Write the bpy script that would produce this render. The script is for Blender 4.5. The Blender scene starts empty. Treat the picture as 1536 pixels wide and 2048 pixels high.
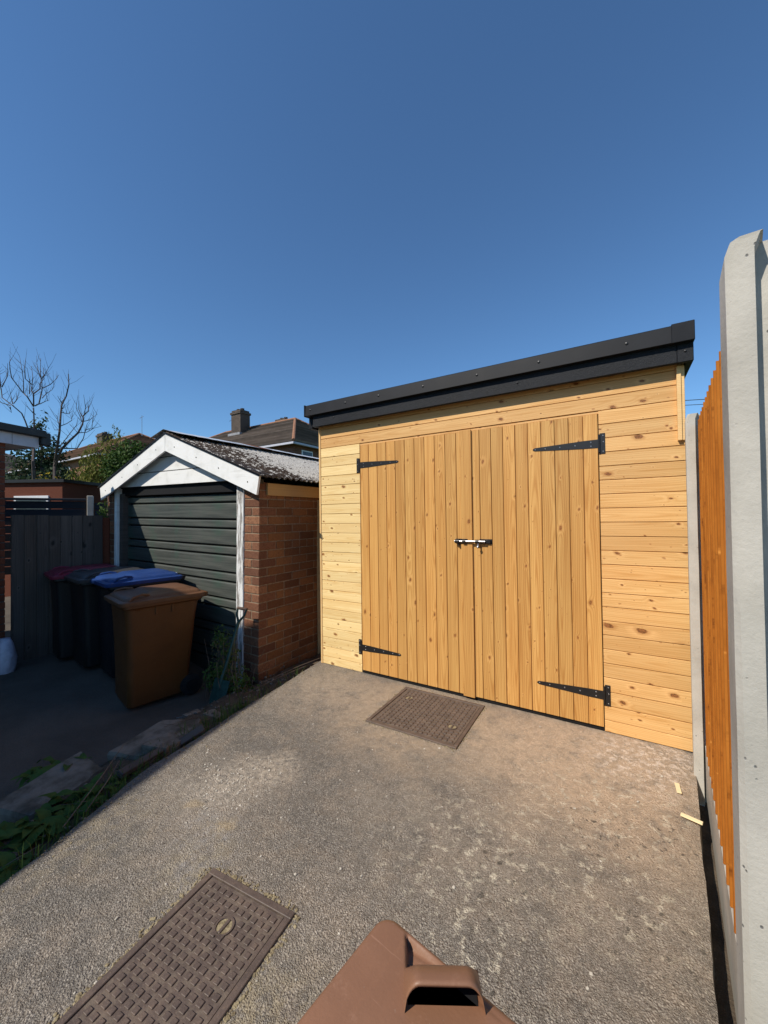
import bpy, math, random
from mathutils import Vector, Matrix, noise
rnd = random.Random(7)
PI = math.pi
sc = bpy.context.scene
COL = sc.collection

# ------------------------------------------------------------------ camera
YAW, PITCH, ROLL = 0.5506, 0.0146, -0.0133
fwd = Vector((-math.sin(YAW)*math.cos(PITCH), math.cos(YAW)*math.cos(PITCH), math.sin(PITCH)))
rgt = Vector((math.cos(YAW), math.sin(YAW), 0)); upv = rgt.cross(fwd)
r2 = rgt*math.cos(ROLL) + upv*math.sin(ROLL); u2 = upv*math.cos(ROLL) - rgt*math.sin(ROLL)
cam = bpy.data.cameras.new('camera'); camo = bpy.data.objects.new('camera', cam); COL.objects.link(camo)
camo.matrix_world = Matrix(((r2.x, u2.x, -fwd.x, 2.663), (r2.y, u2.y, -fwd.y, -3.094), (r2.z, u2.z, -fwd.z, 1.5), (0, 0, 0, 1)))
cam.sensor_fit = 'HORIZONTAL'; cam.sensor_width = 36; cam.lens = 36*769/1536
cam.clip_start = 0.02; cam.clip_end = 3000
sc.camera = camo

# ------------------------------------------------------------------ sky, sun, exposure
SUN = Vector((-0.42, -1.0, 1.08)).normalized()
w = bpy.data.worlds.new('World'); sc.world = w; w.use_nodes = True
nt = w.node_tree; nt.nodes.clear()
sky = nt.nodes.new('ShaderNodeTexSky'); sky.sky_type = 'NISHITA'; sky.sun_disc = False
sky.sun_elevation = math.asin(SUN.z); sky.sun_rotation = math.atan2(SUN.x, SUN.y)
sky.altitude = 60; sky.air_density = 1.0; sky.dust_density = 0.0; sky.ozone_density = 6.0
bg = nt.nodes.new('ShaderNodeBackground'); bg.inputs[1].default_value = 0.132
out = nt.nodes.new('ShaderNodeOutputWorld')
tint = nt.nodes.new('ShaderNodeMix'); tint.data_type = 'RGBA'; tint.blend_type = 'MULTIPLY'; tint.inputs[0].default_value = 1.0
tint.inputs[7].default_value = (0.80, 0.99, 1.06, 1)
nt.links.new(sky.outputs[0], tint.inputs[6]); nt.links.new(tint.outputs[2], bg.inputs[0]); nt.links.new(bg.outputs[0], out.inputs[0])
sl = bpy.data.lights.new('sun', 'SUN'); sl.energy = 5.0; sl.angle = math.radians(0.5); sl.color = (1.0, 0.93, 0.82)
so = bpy.data.objects.new('sun', sl); COL.objects.link(so)
so.rotation_euler = (-SUN).to_track_quat('-Z', 'Y').to_euler(); so.location = (-5, -10, 12)
sc.view_settings.view_transform = 'Standard'; sc.view_settings.look = 'None'
sc.view_settings.exposure = 0.0; sc.view_settings.gamma = 1.0; sc.view_settings.use_curve_mapping = False
sc.render.engine = 'CYCLES'; sc.cycles.use_denoising = True
sc.cycles.max_bounces = 6; sc.cycles.transparent_max_bounces = 8

# ------------------------------------------------------------------ mesh helpers
def link(o, parent=None):
    COL.objects.link(o)
    if parent: o.parent = parent
    return o
def tag(o, label=None, cat=None, group=None, kind=None):
    if label: o['label'] = label
    if cat: o['category'] = cat
    if group: o['group'] = group
    if kind: o['kind'] = kind
    return o
def empty(name, loc=(0, 0, 0), rot=(0, 0, 0), **k):
    o = bpy.data.objects.new(name, None); o.empty_display_size = 0.1
    COL.objects.link(o); o.location = loc; o.rotation_euler = rot
    return tag(o, **k)
def inst(name, me, parent=None, loc=(0, 0, 0), rot=(0, 0, 0), scale=(1, 1, 1)):
    o = bpy.data.objects.new(name, me); link(o, parent)
    o.location = loc; o.rotation_euler = rot; o.scale = scale
    return o
class MB:
    def __init__(s): s.v = []; s.f = []
    def add(s, vs, fs):
        b = len(s.v); s.v += [tuple(v) for v in vs]; s.f += [tuple(b+i for i in f) for f in fs]; return s
    def box(s, c, d, rot=None, ch=0.0):
        x, y, z = d[0]/2, d[1]/2, d[2]/2
        if ch <= 0:
            vs = [Vector((a, b, e)) for a in (-x, x) for b in (-y, y) for e in (-z, z)]
            fs = [(0, 1, 3, 2), (4, 6, 7, 5), (0, 4, 5, 1), (2, 3, 7, 6), (0, 2, 6, 4), (1, 5, 7, 3)]
        else:
            vs = []; idx = {}
            for a in (-1, 1):
                for b in (-1, 1):
                    for e in (-1, 1):
                        for k in range(3):
                            p = [a*x, b*y, e*z]
                            for j, q in enumerate((a, b, e)):
                                if j != k: p[j] -= q*ch
                            idx[a, b, e, k] = len(vs); vs.append(Vector(p))
            fs = []
            for k in range(3):
                i, j = [(1, 2), (2, 0), (0, 1)][k]
                for q in (-1, 1):
                    loop = []
                    for u, t in ((-1, -1), (1, -1), (1, 1), (-1, 1)):
                        key = [0, 0, 0]; key[k] = q; key[i] = u; key[j] = t
                        loop.append(idx[key[0], key[1], key[2], k])
                    fs.append(tuple(loop) if q > 0 else tuple(reversed(loop)))
            for k in range(3):
                i, j = [(1, 2), (2, 0), (0, 1)][k]
                for u in (-1, 1):
                    for t in (-1, 1):
                        l = []
                        for q in (-1, 1):
                            key = [0, 0, 0]; key[k] = q; key[i] = u; key[j] = t
                            l.append((idx[key[0], key[1], key[2], i], idx[key[0], key[1], key[2], j]))
                        f = (l[0][0], l[1][0], l[1][1], l[0][1])
                        fs.append(f if u*t < 0 else tuple(reversed(f)))
            for a in (-1, 1):
                for b in (-1, 1):
                    for e in (-1, 1):
                        f = (idx[a, b, e, 0], idx[a, b, e, 1], idx[a, b, e, 2])
                        fs.append(f if a*b*e > 0 else tuple(reversed(f)))
        if rot is not None: vs = [rot @ v for v in vs]
        c = Vector(c)
        return s.add([v+c for v in vs], fs)
    def bx(s, x0, x1, y0, y1, z0, z1, ch=0.0):
        return s.box(((x0+x1)/2, (y0+y1)/2, (z0+z1)/2), (abs(x1-x0), abs(y1-y0), abs(z1-z0)), None, ch)
    def tube(s, pts, rad, n=8, cap=True):
        pts = [Vector(p) for p in pts]
        if not isinstance(rad, (list, tuple)): rad = [rad]*len(pts)
        rings = []; ref = None
        for i, p in enumerate(pts):
            t = (pts[min(i+1, len(pts)-1)] - pts[max(i-1, 0)]).normalized()
            if ref is None:
                ref = t.orthogonal().normalized()
            ref = (ref - t*ref.dot(t))
            ref = ref.normalized() if ref.length > 1e-5 else t.orthogonal().normalized()
            b = t.cross(ref)
            rings.append([p + (ref*math.cos(2*PI*k/n) + b*math.sin(2*PI*k/n))*rad[i] for k in range(n)])
        vs = [v for r in rings for v in r]; fs = []
        for i in range(len(pts)-1):
            for k in range(n):
                fs.append((i*n+k, i*n+(k+1) % n, (i+1)*n+(k+1) % n, (i+1)*n+k))
        if cap: fs.append(tuple(reversed(range(n)))); fs.append(tuple((len(pts)-1)*n+k for k in range(n)))
        return s.add(vs, fs)
    def loft(s, rings, cap=True, closed=True):
        n = len(rings[0]); vs = [v for r in rings for v in r]; fs = []
        for i in range(len(rings)-1):
            for k in range(n if closed else n-1):
                fs.append((i*n+k, i*n+(k+1) % n, (i+1)*n+(k+1) % n, (i+1)*n+k))
        if cap: fs.append(tuple(reversed(range(n)))); fs.append(tuple((len(rings)-1)*n+k for k in range(n)))
        return s.add(vs, fs)
    def prism(s, poly, a, b, axis='y'):
        """extrude a 2D polygon (counter-clockwise) from a to b along an axis"""
        def P(p, t):
            return {'y': (p[0], t, p[1]), 'x': (t, p[0], p[1]), 'z': (p[0], p[1], t)}[axis]
        n = len(poly); vs = [P(p, a) for p in poly] + [P(p, b) for p in poly]
        fs = [tuple(range(n)), tuple(reversed(range(n, 2*n)))]
        fs += [(k, n+k, n+(k+1) % n, (k+1) % n) for k in range(n)]
        return s.add(vs, fs)
    def mesh(s, name, mat, smooth=False, fix=True):
        me = bpy.data.meshes.new(name); me.from_pydata(s.v, [], s.f)
        for m in (mat if isinstance(mat, (list, tuple)) else [mat]):
            if m: me.materials.append(m)
        if fix:
            import bmesh
            bm = bmesh.new(); bm.from_mesh(me); bmesh.ops.recalc_face_normals(bm, faces=bm.faces); bm.to_mesh(me); bm.free()
        if smooth:
            me.shade_smooth()
            if smooth != 'all': me.set_sharp_from_angle(angle=math.radians(38))
        me.update(); return me
    def build(s, name, mat, parent=None, smooth=False, loc=(0, 0, 0), rot=(0, 0, 0), fix=True):
        return inst(name, s.mesh(name, mat, smooth, fix), parent, loc, rot)
def rrect(w, d, r, z, cx=0, cy=0, k=4):
    pts = []
    for (sx, sy, a0) in ((1, 1, 0), (-1, 1, 90), (-1, -1, 180), (1, -1, 270)):
        for i in range(k+1):
            a = math.radians(a0 + 90*i/k)
            pts.append(Vector((cx+sx*(w/2-r)+r*math.cos(a), cy+sy*(d/2-r)+r*math.sin(a), z)))
    return pts
def nz(x, y=0, z=0, s=1.0): return noise.noise(Vector((x*s, y*s, z*s)))

# ------------------------------------------------------------------ material helpers
class G:
    def __init__(s, name, rough=0.7, spec=0.3):
        s.m = bpy.data.materials.new(name); s.m.use_nodes = True
        s.t = s.m.node_tree; s.b = s.t.nodes['Principled BSDF']
        s.b.inputs['Roughness'].default_value = rough
        s.b.inputs['Specular IOR Level'].default_value = spec
        s.geo = None; s.tc = None
    def put(s, sock, v):
        if isinstance(v, bpy.types.NodeSocket): s.t.links.new(v, sock)
        elif isinstance(v, (int, float)):
            try: sock.default_value = v
            except TypeError: sock.default_value = [v]*len(sock.default_value)
        else:
            v = list(v)
            if sock.type == 'RGBA' and len(v) == 3: v.append(1)
            sock.default_value = v
    def n(s, typ, outp=0, ins=None, **at):
        nd = s.t.nodes.new(typ)
        for k, v in at.items(): setattr(nd, k, v)
        for k, v in (ins or {}).items(): s.put(nd.inputs[k], v)
        return nd.outputs[outp]
    def pos(s): return s.n('ShaderNodeNewGeometry', 'Position')
    def obj(s): return s.n('ShaderNodeTexCoord', 'Object')
    def rand(s): return s.n('ShaderNodeObjectInfo', 'Random')
    def ma(s, op, a, b=0.0, c=0.0, clamp=False): return s.n('ShaderNodeMath', 0, {0: a, 1: b, 2: c}, operation=op, use_clamp=clamp)
    def vm(s, op, a, b=(0, 0, 0)): return s.n('ShaderNodeVectorMath', 1 if op in ('LENGTH', 'DISTANCE', 'DOT_PRODUCT') else 0, {0: a, 1: b}, operation=op)
    def scale(s, v, x, y, z): return s.vm('MULTIPLY', v, (x, y, z))
    def sep(s, v):
        nd = s.t.nodes.new('ShaderNodeSeparateXYZ'); s.put(nd.inputs[0], v); return nd.outputs
    def comb(s, x, y, z): return s.n('ShaderNodeCombineXYZ', 0, {0: x, 1: y, 2: z})
    def noise(s, v, scale, det=3, rough=0.55, dist=0.0, col=False):
        return s.n('ShaderNodeTexNoise', 1 if col else 0, {'Vector': v, 'Scale': scale, 'Detail': det, 'Roughness': rough, 'Distortion': dist})
    def vor(s, v, scale, outp='Distance', feature='F1', rnd_=1.0):
        return s.n('ShaderNodeTexVoronoi', outp, {'Vector': v, 'Scale': scale, 'Randomness': rnd_}, feature=feature)
    def mix(s, f, a, b, mode='MIX'):
        nd = s.t.nodes.new('ShaderNodeMix'); nd.data_type = 'RGBA'; nd.blend_type = mode
        s.put(nd.inputs[0], f); s.put(nd.inputs[6], a); s.put(nd.inputs[7], b); return nd.outputs[2]
    def ss(s, v, a, b, lo=0.0, hi=1.0):
        return s.n('ShaderNodeMapRange', 0, {0: v, 1: a, 2: b, 3: lo, 4: hi}, interpolation_type='SMOOTHSTEP')
    def lin(s, v, a, b, lo=0.0, hi=1.0): return s.n('ShaderNodeMapRange', 0, {0: v, 1: a, 2: b, 3: lo, 4: hi})
    def ramp(s, f, stops):
        nd = s.t.nodes.new('ShaderNodeValToRGB'); s.put(nd.inputs[0], f); e = nd.color_ramp.elements
        while len(e) < len(stops): e.new(0.5)
        for i, (p, c) in enumerate(stops): e[i].position = p; e[i].color = (*c, 1)
        return nd.outputs[0]
    def bump(s, h, strength=0.5, dist=0.01, prev=None):
        ins = {'Strength': strength, 'Distance': dist, 'Height': h}
        if prev is not None: ins['Normal'] = prev
        return s.n('ShaderNodeBump', 0, ins)
    def done(s, col=None, rough=None, normal=None, **kw):
        if col is not None: s.put(s.b.inputs['Base Color'], col)
        if rough is not None: s.put(s.b.inputs['Roughness'], rough)
        if normal is not None: s.put(s.b.inputs['Normal'], normal)
        for k, v in kw.items(): s.put(s.b.inputs[k], v)
        return s.m

def wood(name, base, dark, knotc, var=0.12, knots=1.0, rough=0.6, streak=0.35, kscale=6.0, ring=0.4, ksz=1.0):
    """boards: grain runs along the object's local X, width along local Z"""
    g = G(name, rough, 0.3)
    o = g.obj(); x, y, z = g.sep(o); r = g.rand()
    off = g.ma('MULTIPLY', r, 91.7)
    wob = g.noise(g.comb(g.ma('MULTIPLY_ADD', x, 1.6, off), off, g.ma('MULTIPLY', z, 3.0)), 1.0, 2)
    jit = g.noise(g.comb(g.ma('MULTIPLY_ADD', x, 28.0, off), off, g.ma('MULTIPLY', z, 28.0)), 1.0, 2)
    jz = g.ma('MULTIPLY', g.ma('SUBTRACT', jit, .5), .016)
    def knot(sc_, sx, o2):
        v = g.comb(g.ma('MULTIPLY_ADD', g.ma('ADD', x, g.ma('MULTIPLY_ADD', z, .35, jz)), sx, g.ma('MULTIPLY', off, o2)), g.ma('ADD', g.ma('ADD', z, jz), g.ma('MULTIPLY', r, 31.0*o2)), 0.0)
        nd = g.t.nodes.new('ShaderNodeTexVoronoi'); nd.voronoi_dimensions = '2D'; g.put(nd.inputs['Vector'], v); g.put(nd.inputs['Scale'], sc_)
        cr, cg, cb = g.sep(nd.outputs['Color'])
        return nd.outputs['Distance'], g.ma('MULTIPLY', g.ma('MULTIPLY_ADD', g.ma('POWER', cr, 2.2), .110*ksz, .008), g.ma('MULTIPLY_ADD', g.ma('FRACT', g.ma('MULTIPLY', r, 41.3*o2)), .9, .45)), cg
    kd, kr, kg = knot(kscale, .62, 1.0)
    kd2, kr2, kg2 = knot(kscale*1.7, .62, 1.7)
    rel = g.ma('DIVIDE', kd, kr)          # 1 at the knot's rim
    bump = g.ma('POWER', 2.718, g.ma('MULTIPLY', g.ma('MULTIPLY', rel, rel), -.16))
    zc = g.ma('SUBTRACT', z, g.ma('MULTIPLY_ADD', g.ma('FRACT', g.ma('MULTIPLY', r, 13.7)), 0.11, -.005))
    xs = g.ma('MULTIPLY', g.ma('SUBTRACT', g.ma('FRACT', g.ma('MULTIPLY_ADD', x, 0.42, off)), 0.5), 0.085)
    rr = g.ma('SQRT', g.ma('ADD', g.ma('MULTIPLY', zc, zc), g.ma('MULTIPLY', xs, xs)))
    ph = g.ma('ADD', g.ma('MULTIPLY', rr, 560.0), g.ma('MULTIPLY_ADD', wob, 11.0, g.ma('MULTIPLY', bump, 8.0)))
    rings = g.ma('POWER', g.ma('MULTIPLY_ADD', g.ma('SINE', ph), 0.5, 0.5), 2.0)
    st = g.noise(g.comb(g.ma('MULTIPLY_ADD', x, 1.2, off), off, g.ma('MULTIPLY', z, 90.0)), 1.0, 4, 0.65)
    stl = g.noise(g.comb(g.ma('MULTIPLY_ADD', x, 0.9, off), off, g.ma('MULTIPLY', z, 16.0)), 1.0, 3)
    f = g.ma('ADD', g.ma('MULTIPLY', rings, ring), g.ma('MULTIPLY', g.ss(st, .35, .72), streak))
    f = g.ma('ADD', f, g.ma('MULTIPLY', g.ss(stl, .4, .7), 0.35), clamp=True)
    c = g.mix(f, base, dark)
    tone = g.ma('MULTIPLY_ADD', g.ma('FRACT', g.ma('MULTIPLY', r, 7.31)), 2*var, 1.0-var)
    hue = g.ma('MULTIPLY_ADD', g.ma('FRACT', g.ma('MULTIPLY', r, 23.1)), var*.5, 1.0-var*.25)
    c = g.mix(1.0, c, g.comb(tone, g.ma('MULTIPLY', tone, hue), g.ma('MULTIPLY', tone, g.ma('MULTIPLY', hue, hue))), 'MULTIPLY')
    # pale flare along the grain beside each knot, then ring, then core
    fl = g.ma('MULTIPLY', g.ss(rel, 3.6, 1.3), g.ss(kg, .35, .8, 0, .30*knots))
    c = g.mix(fl, c, [min(1, q*1.28+.03) for q in base])
    c = g.mix(g.ma('MULTIPLY', g.ss(rel, 1.9, 1.0), .55*knots), c, [(a+b)/2 for a, b in zip(dark, knotc)])
    kn = g.ss(rel, 1.05, .7, 0, .9*knots)
    kc = g.mix(g.ss(g.noise(o, 140, 3), .35, .65), knotc, [q*0.3 for q in knotc])
    c = g.mix(kn, c, kc)
    rel2 = g.ma('DIVIDE', kd2, g.ma('MULTIPLY', kr2, .55))
    c = g.mix(g.ss(rel2, 1.3, .6, 0, .6*knots), c, knotc)
    h = g.ma('ADD', g.ma('MULTIPLY', st, 0.6), g.ma('MULTIPLY', rings, 0.4))
    return g.done(c, g.ma('MULTIPLY_ADD', st, 0.2, rough-0.1), g.bump(h, 0.25, 0.002))

M = {}
M['clad'] = wood('shed_cladding_pine', (0.76, 0.47, 0.195), (0.57, 0.295, 0.092), (0.32, 0.12, 0.038), 0.10, 1.0, 0.55, 0.38, 8.6, .38, 1.3)
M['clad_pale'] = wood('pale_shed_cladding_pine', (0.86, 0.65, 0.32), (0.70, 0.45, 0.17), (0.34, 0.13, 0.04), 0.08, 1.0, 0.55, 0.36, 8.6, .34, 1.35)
M['door'] = wood('shed_door_pine', (0.66, 0.375, 0.120), (0.46, 0.215, 0.055), (0.30, 0.105, 0.03), 0.12, 0.85, 0.5, 0.52, 7.2, .50, .85)
M['trim'] = wood('pale_planed_timber', (0.78, 0.52, 0.24), (0.66, 0.40, 0.16), (0.4, 0.17, 0.06), 0.05, 0.3, 0.6, 0.3)
M['offcut'] = wood('fresh_offcut', (0.85, 0.72, 0.45), (0.75, 0.58, 0.3), (0.5, 0.3, 0.1), 0.05, 0.2, 0.6, 0.3)
M['tan'] = wood('tan_timber', (0.56, 0.36, 0.16), (0.42, 0.25, 0.10), (0.3, 0.15, 0.06), 0.05, 0.3, 0.7, 0.35)
M['grey'] = wood('weathered_grey_board', (0.13, 0.105, 0.09), (0.075, 0.06, 0.052), (0.03, 0.025, 0.02), 0.18, 0.9, 0.85, 0.6, 6.0)
M['darkboard'] = wood('dark_stained_board', (0.045, 0.045, 0.05), (0.025, 0.026, 0.03), (0.02, 0.02, 0.02), 0.15, 0.4, 0.8, 0.5)

def feather_mat():
    g = G('rough_sawn_orange_board', 0.85, 0.15)
    o = g.obj(); x, y, z = g.sep(o); r = g.rand(); off = g.ma('MULTIPLY', r, 53.0)
    st = g.noise(g.comb(g.ma('MULTIPLY_ADD', x, 2.0, off), off, g.ma('MULTIPLY', z, 60.0)), 1.0, 5, 0.7)
    bl = g.noise(g.comb(g.ma('MULTIPLY_ADD', x, 9.0, off), off, g.ma('MULTIPLY', z, 30.0)), 1.0, 4, 0.7)
    c = g.ramp(st, [(0.25, (0.22, 0.07, 0.010)), (0.5, (0.38, 0.13, 0.018)), (0.75, (0.50, 0.195, 0.032))])
    c = g.mix(g.ss(bl, .56, .72), c, (0.17, 0.05, 0.008))
    c = g.mix(g.ss(bl, .36, .26), c, (0.74, 0.33, 0.07))
    h = g.ma('ADD', st, g.ma('MULTIPLY', bl, 0.6))
    return g.done(c, None, g.bump(h, 0.9, 0.004))
M['feather'] = feather_mat()

def brick_mat(name, stops, mottle=0.5, rough=0.9):
    g = G(name, rough, 0.2); o = g.pos(); r = g.rand()
    c = g.ramp(r, stops)
    a = g.noise(o, 45, 4, 0.65); b = g.noise(o, 220, 2)
    c = g.mix(g.ma('MULTIPLY', g.ss(a, .4, .7), mottle), c, (0.10, 0.04, 0.025))
    c = g.mix(g.ma('MULTIPLY', g.ss(b, .6, .75), 0.35), c, (0.5, 0.34, 0.22))
    return g.done(c, None, g.bump(g.ma('ADD', a, b), 0.7, 0.004))
M['brick_face'] = brick_mat('rustic_facing_brick', [(0, (0.13, 0.058, 0.035)), (0.5, (0.21, 0.094, 0.052)), (1, (0.29, 0.14, 0.075))], 0.6)
M['brick_side'] = brick_mat('common_red_brick', [(0, (0.13, 0.056, 0.026)), (0.4, (0.20, 0.088, 0.037)), (1, (0.27, 0.125, 0.052))], 0.4)
M['brick_dark'] = brick_mat('dark_red_brick', [(0, (0.11, 0.035, 0.022)), (1, (0.21, 0.065, 0.035))], 0.4)
def simple(name, c, rough=0.6, spec=0.3, amt=0.25, sc_=8, bump=0.0, bs=80, metal=0.0, c2=None):
    g = G(name, rough, spec); o = g.obj()
    a = g.noise(o, sc_, 5, 0.6)
    col = g.mix(g.ss(a, .35, .68), c, c2 if c2 else [q*(1-amt) for q in c])
    nrm = g.bump(g.noise(o, bs, 4), bump, 0.004) if bump else None
    return g.done(col, g.ma('MULTIPLY_ADD', a, 0.2, rough-0.1), nrm, Metallic=metal)
M['mortar'] = simple('mortar', (0.30, 0.22, 0.15), 0.95, 0.1, 0.35, 30, 0.6, 150)
M['mortar_dark'] = simple('sooty_mortar', (0.13, 0.11, 0.10), 0.95, 0.1, 0.35, 30, 0.6, 150)
def white_paint():
    g = G('aged_white_paint', 0.55, 0.35); o = g.obj(); x, y, z = g.sep(o)
    a = g.noise(o, 6, 5, .6); b = g.noise(g.scale(o, 2, 2, 30), 1, 4)
    c = g.mix(g.ss(a, .45, .75), (0.80, 0.80, 0.78), (0.68, 0.68, 0.65))
    c = g.mix(g.ma('MULTIPLY', g.ss(b, .60, .72), 0.35), c, (0.5, 0.49, 0.46))
    return g.done(c, None, g.bump(b, 0.15, 0.003))
M['white'] = white_paint()
def flaky_paint():
    g = G('flaking_white_paint', 0.75, 0.2); o = g.obj()
    b = g.noise(g.scale(o, 60, 60, 5), 1, 5, 0.7)
    c = g.mix(g.ss(b, .46, .56), (0.72, 0.72, 0.70), (0.24, 0.22, 0.20))
    return g.done(c, None, g.bump(b, 0.5, 0.004))
M['flaky'] = flaky_paint()
def garage_door_mat():
    g = G('worn_dark_green_paint', 0.5, 0.35); o = g.obj()
    st = g.noise(g.scale(o, 1.5, 1.5, 55), 1, 5, .65); a = g.noise(o, 3.0, 5, .6)
    sx = g.noise(g.scale(o, 14, 14, 60), 1, 3, .7)
    c = g.mix(g.ss(st, .35, .7), (0.046, 0.052, 0.047), (0.088, 0.094, 0.083))
    c = g.mix(g.ma('MULTIPLY', g.ss(a, .5, .72), 0.7), c, (0.045, 0.082, 0.062))
    c = g.mix(g.ma('MULTIPLY', g.ss(sx, .70, .76), 0.5), c, (0.24, 0.27, 0.24))
    return g.done(c, g.ma('MULTIPLY_ADD', st, .25, .38), g.bump(st, 0.15, 0.003))
M['gdoor'] = garage_door_mat()
M['black'] = simple('black_parts_and_shade', (0.012, 0.012, 0.013), 0.7, 0.2, 0.2)
M['iron'] = simple('black_ironwork', (0.012, 0.012, 0.013), 0.42, 0.5, 0.3, 20, 0.1)
M['steel'] = simple('bright_steel', (0.42, 0.42, 0.43), 0.3, 0.5, 0.1, 30, 0, 80, 1.0)
M['screw'] = simple('zinc_screw', (0.45, 0.45, 0.46), 0.35, 0.5, 0.2, 30, 0, 80, 1.0)
def trim_mat(name, stip):
    g = G(name, 0.55, 0.22); o = g.pos()
    a = g.noise(o, 5, 3); b = g.noise(o, 230, 2, .5)
    c = g.mix(g.ss(a, .4, .7), (0.0075, 0.0085, 0.011), (0.013, 0.0145, 0.018))
    if stip: c = g.mix(g.ma('MULTIPLY', g.ss(b, .5, .7), .6), c, (0.03, 0.032, 0.037))
    return g.done(c, g.ma('MULTIPLY_ADD', a, .2, .46), g.bump(b, 0.8 if stip else 0.12, 0.003))
M['trimup'] = trim_mat('anthracite_roof_trim', False)
M['trimlo'] = trim_mat('textured_black_trim', True)
M['felt'] = simple('grey_roof_membrane', (0.10, 0.10, 0.105), 0.85, 0.2, 0.3, 6, 0.3)

def concrete_post():
    g = G('cast_concrete', 0.85, 0.2); o = g.pos()
    a = g.noise(o, 4, 5, .6); b = g.noise(o, 90, 4, .65); v = g.vor(g.scale(o, 1, 1, .8), 38)
    c = g.ramp(a, [(.3, (0.38, 0.36, 0.315)), (.55, (0.50, 0.475, 0.42)), (.75, (0.43, 0.41, 0.36))])
    c = g.mix(g.ma('MULTIPLY', g.ss(b, .58, .75), .35), c, (0.30, 0.295, 0.28))
    vv = g.noise(g.scale(o, 6, 6, .9), 1, 4, .6)
    c = g.mix(g.ss(vv, .5, .7, 0, .35), c, (0.34, 0.33, 0.27))
    pit = g.ma('MULTIPLY', g.ss(v, .13, .05), g.ss(g.noise(o, 9, 2), .46, .56))
    c = g.mix(pit, c, (0.16, 0.155, 0.15))
    h = g.ma('SUBTRACT', g.ma('ADD', a, g.ma('MULTIPLY', b, .5)), g.ma('MULTIPLY', pit, .9))
    return g.done(c, None, g.bump(h, 0.5, 0.005))
M['concpost'] = concrete_post()

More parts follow.
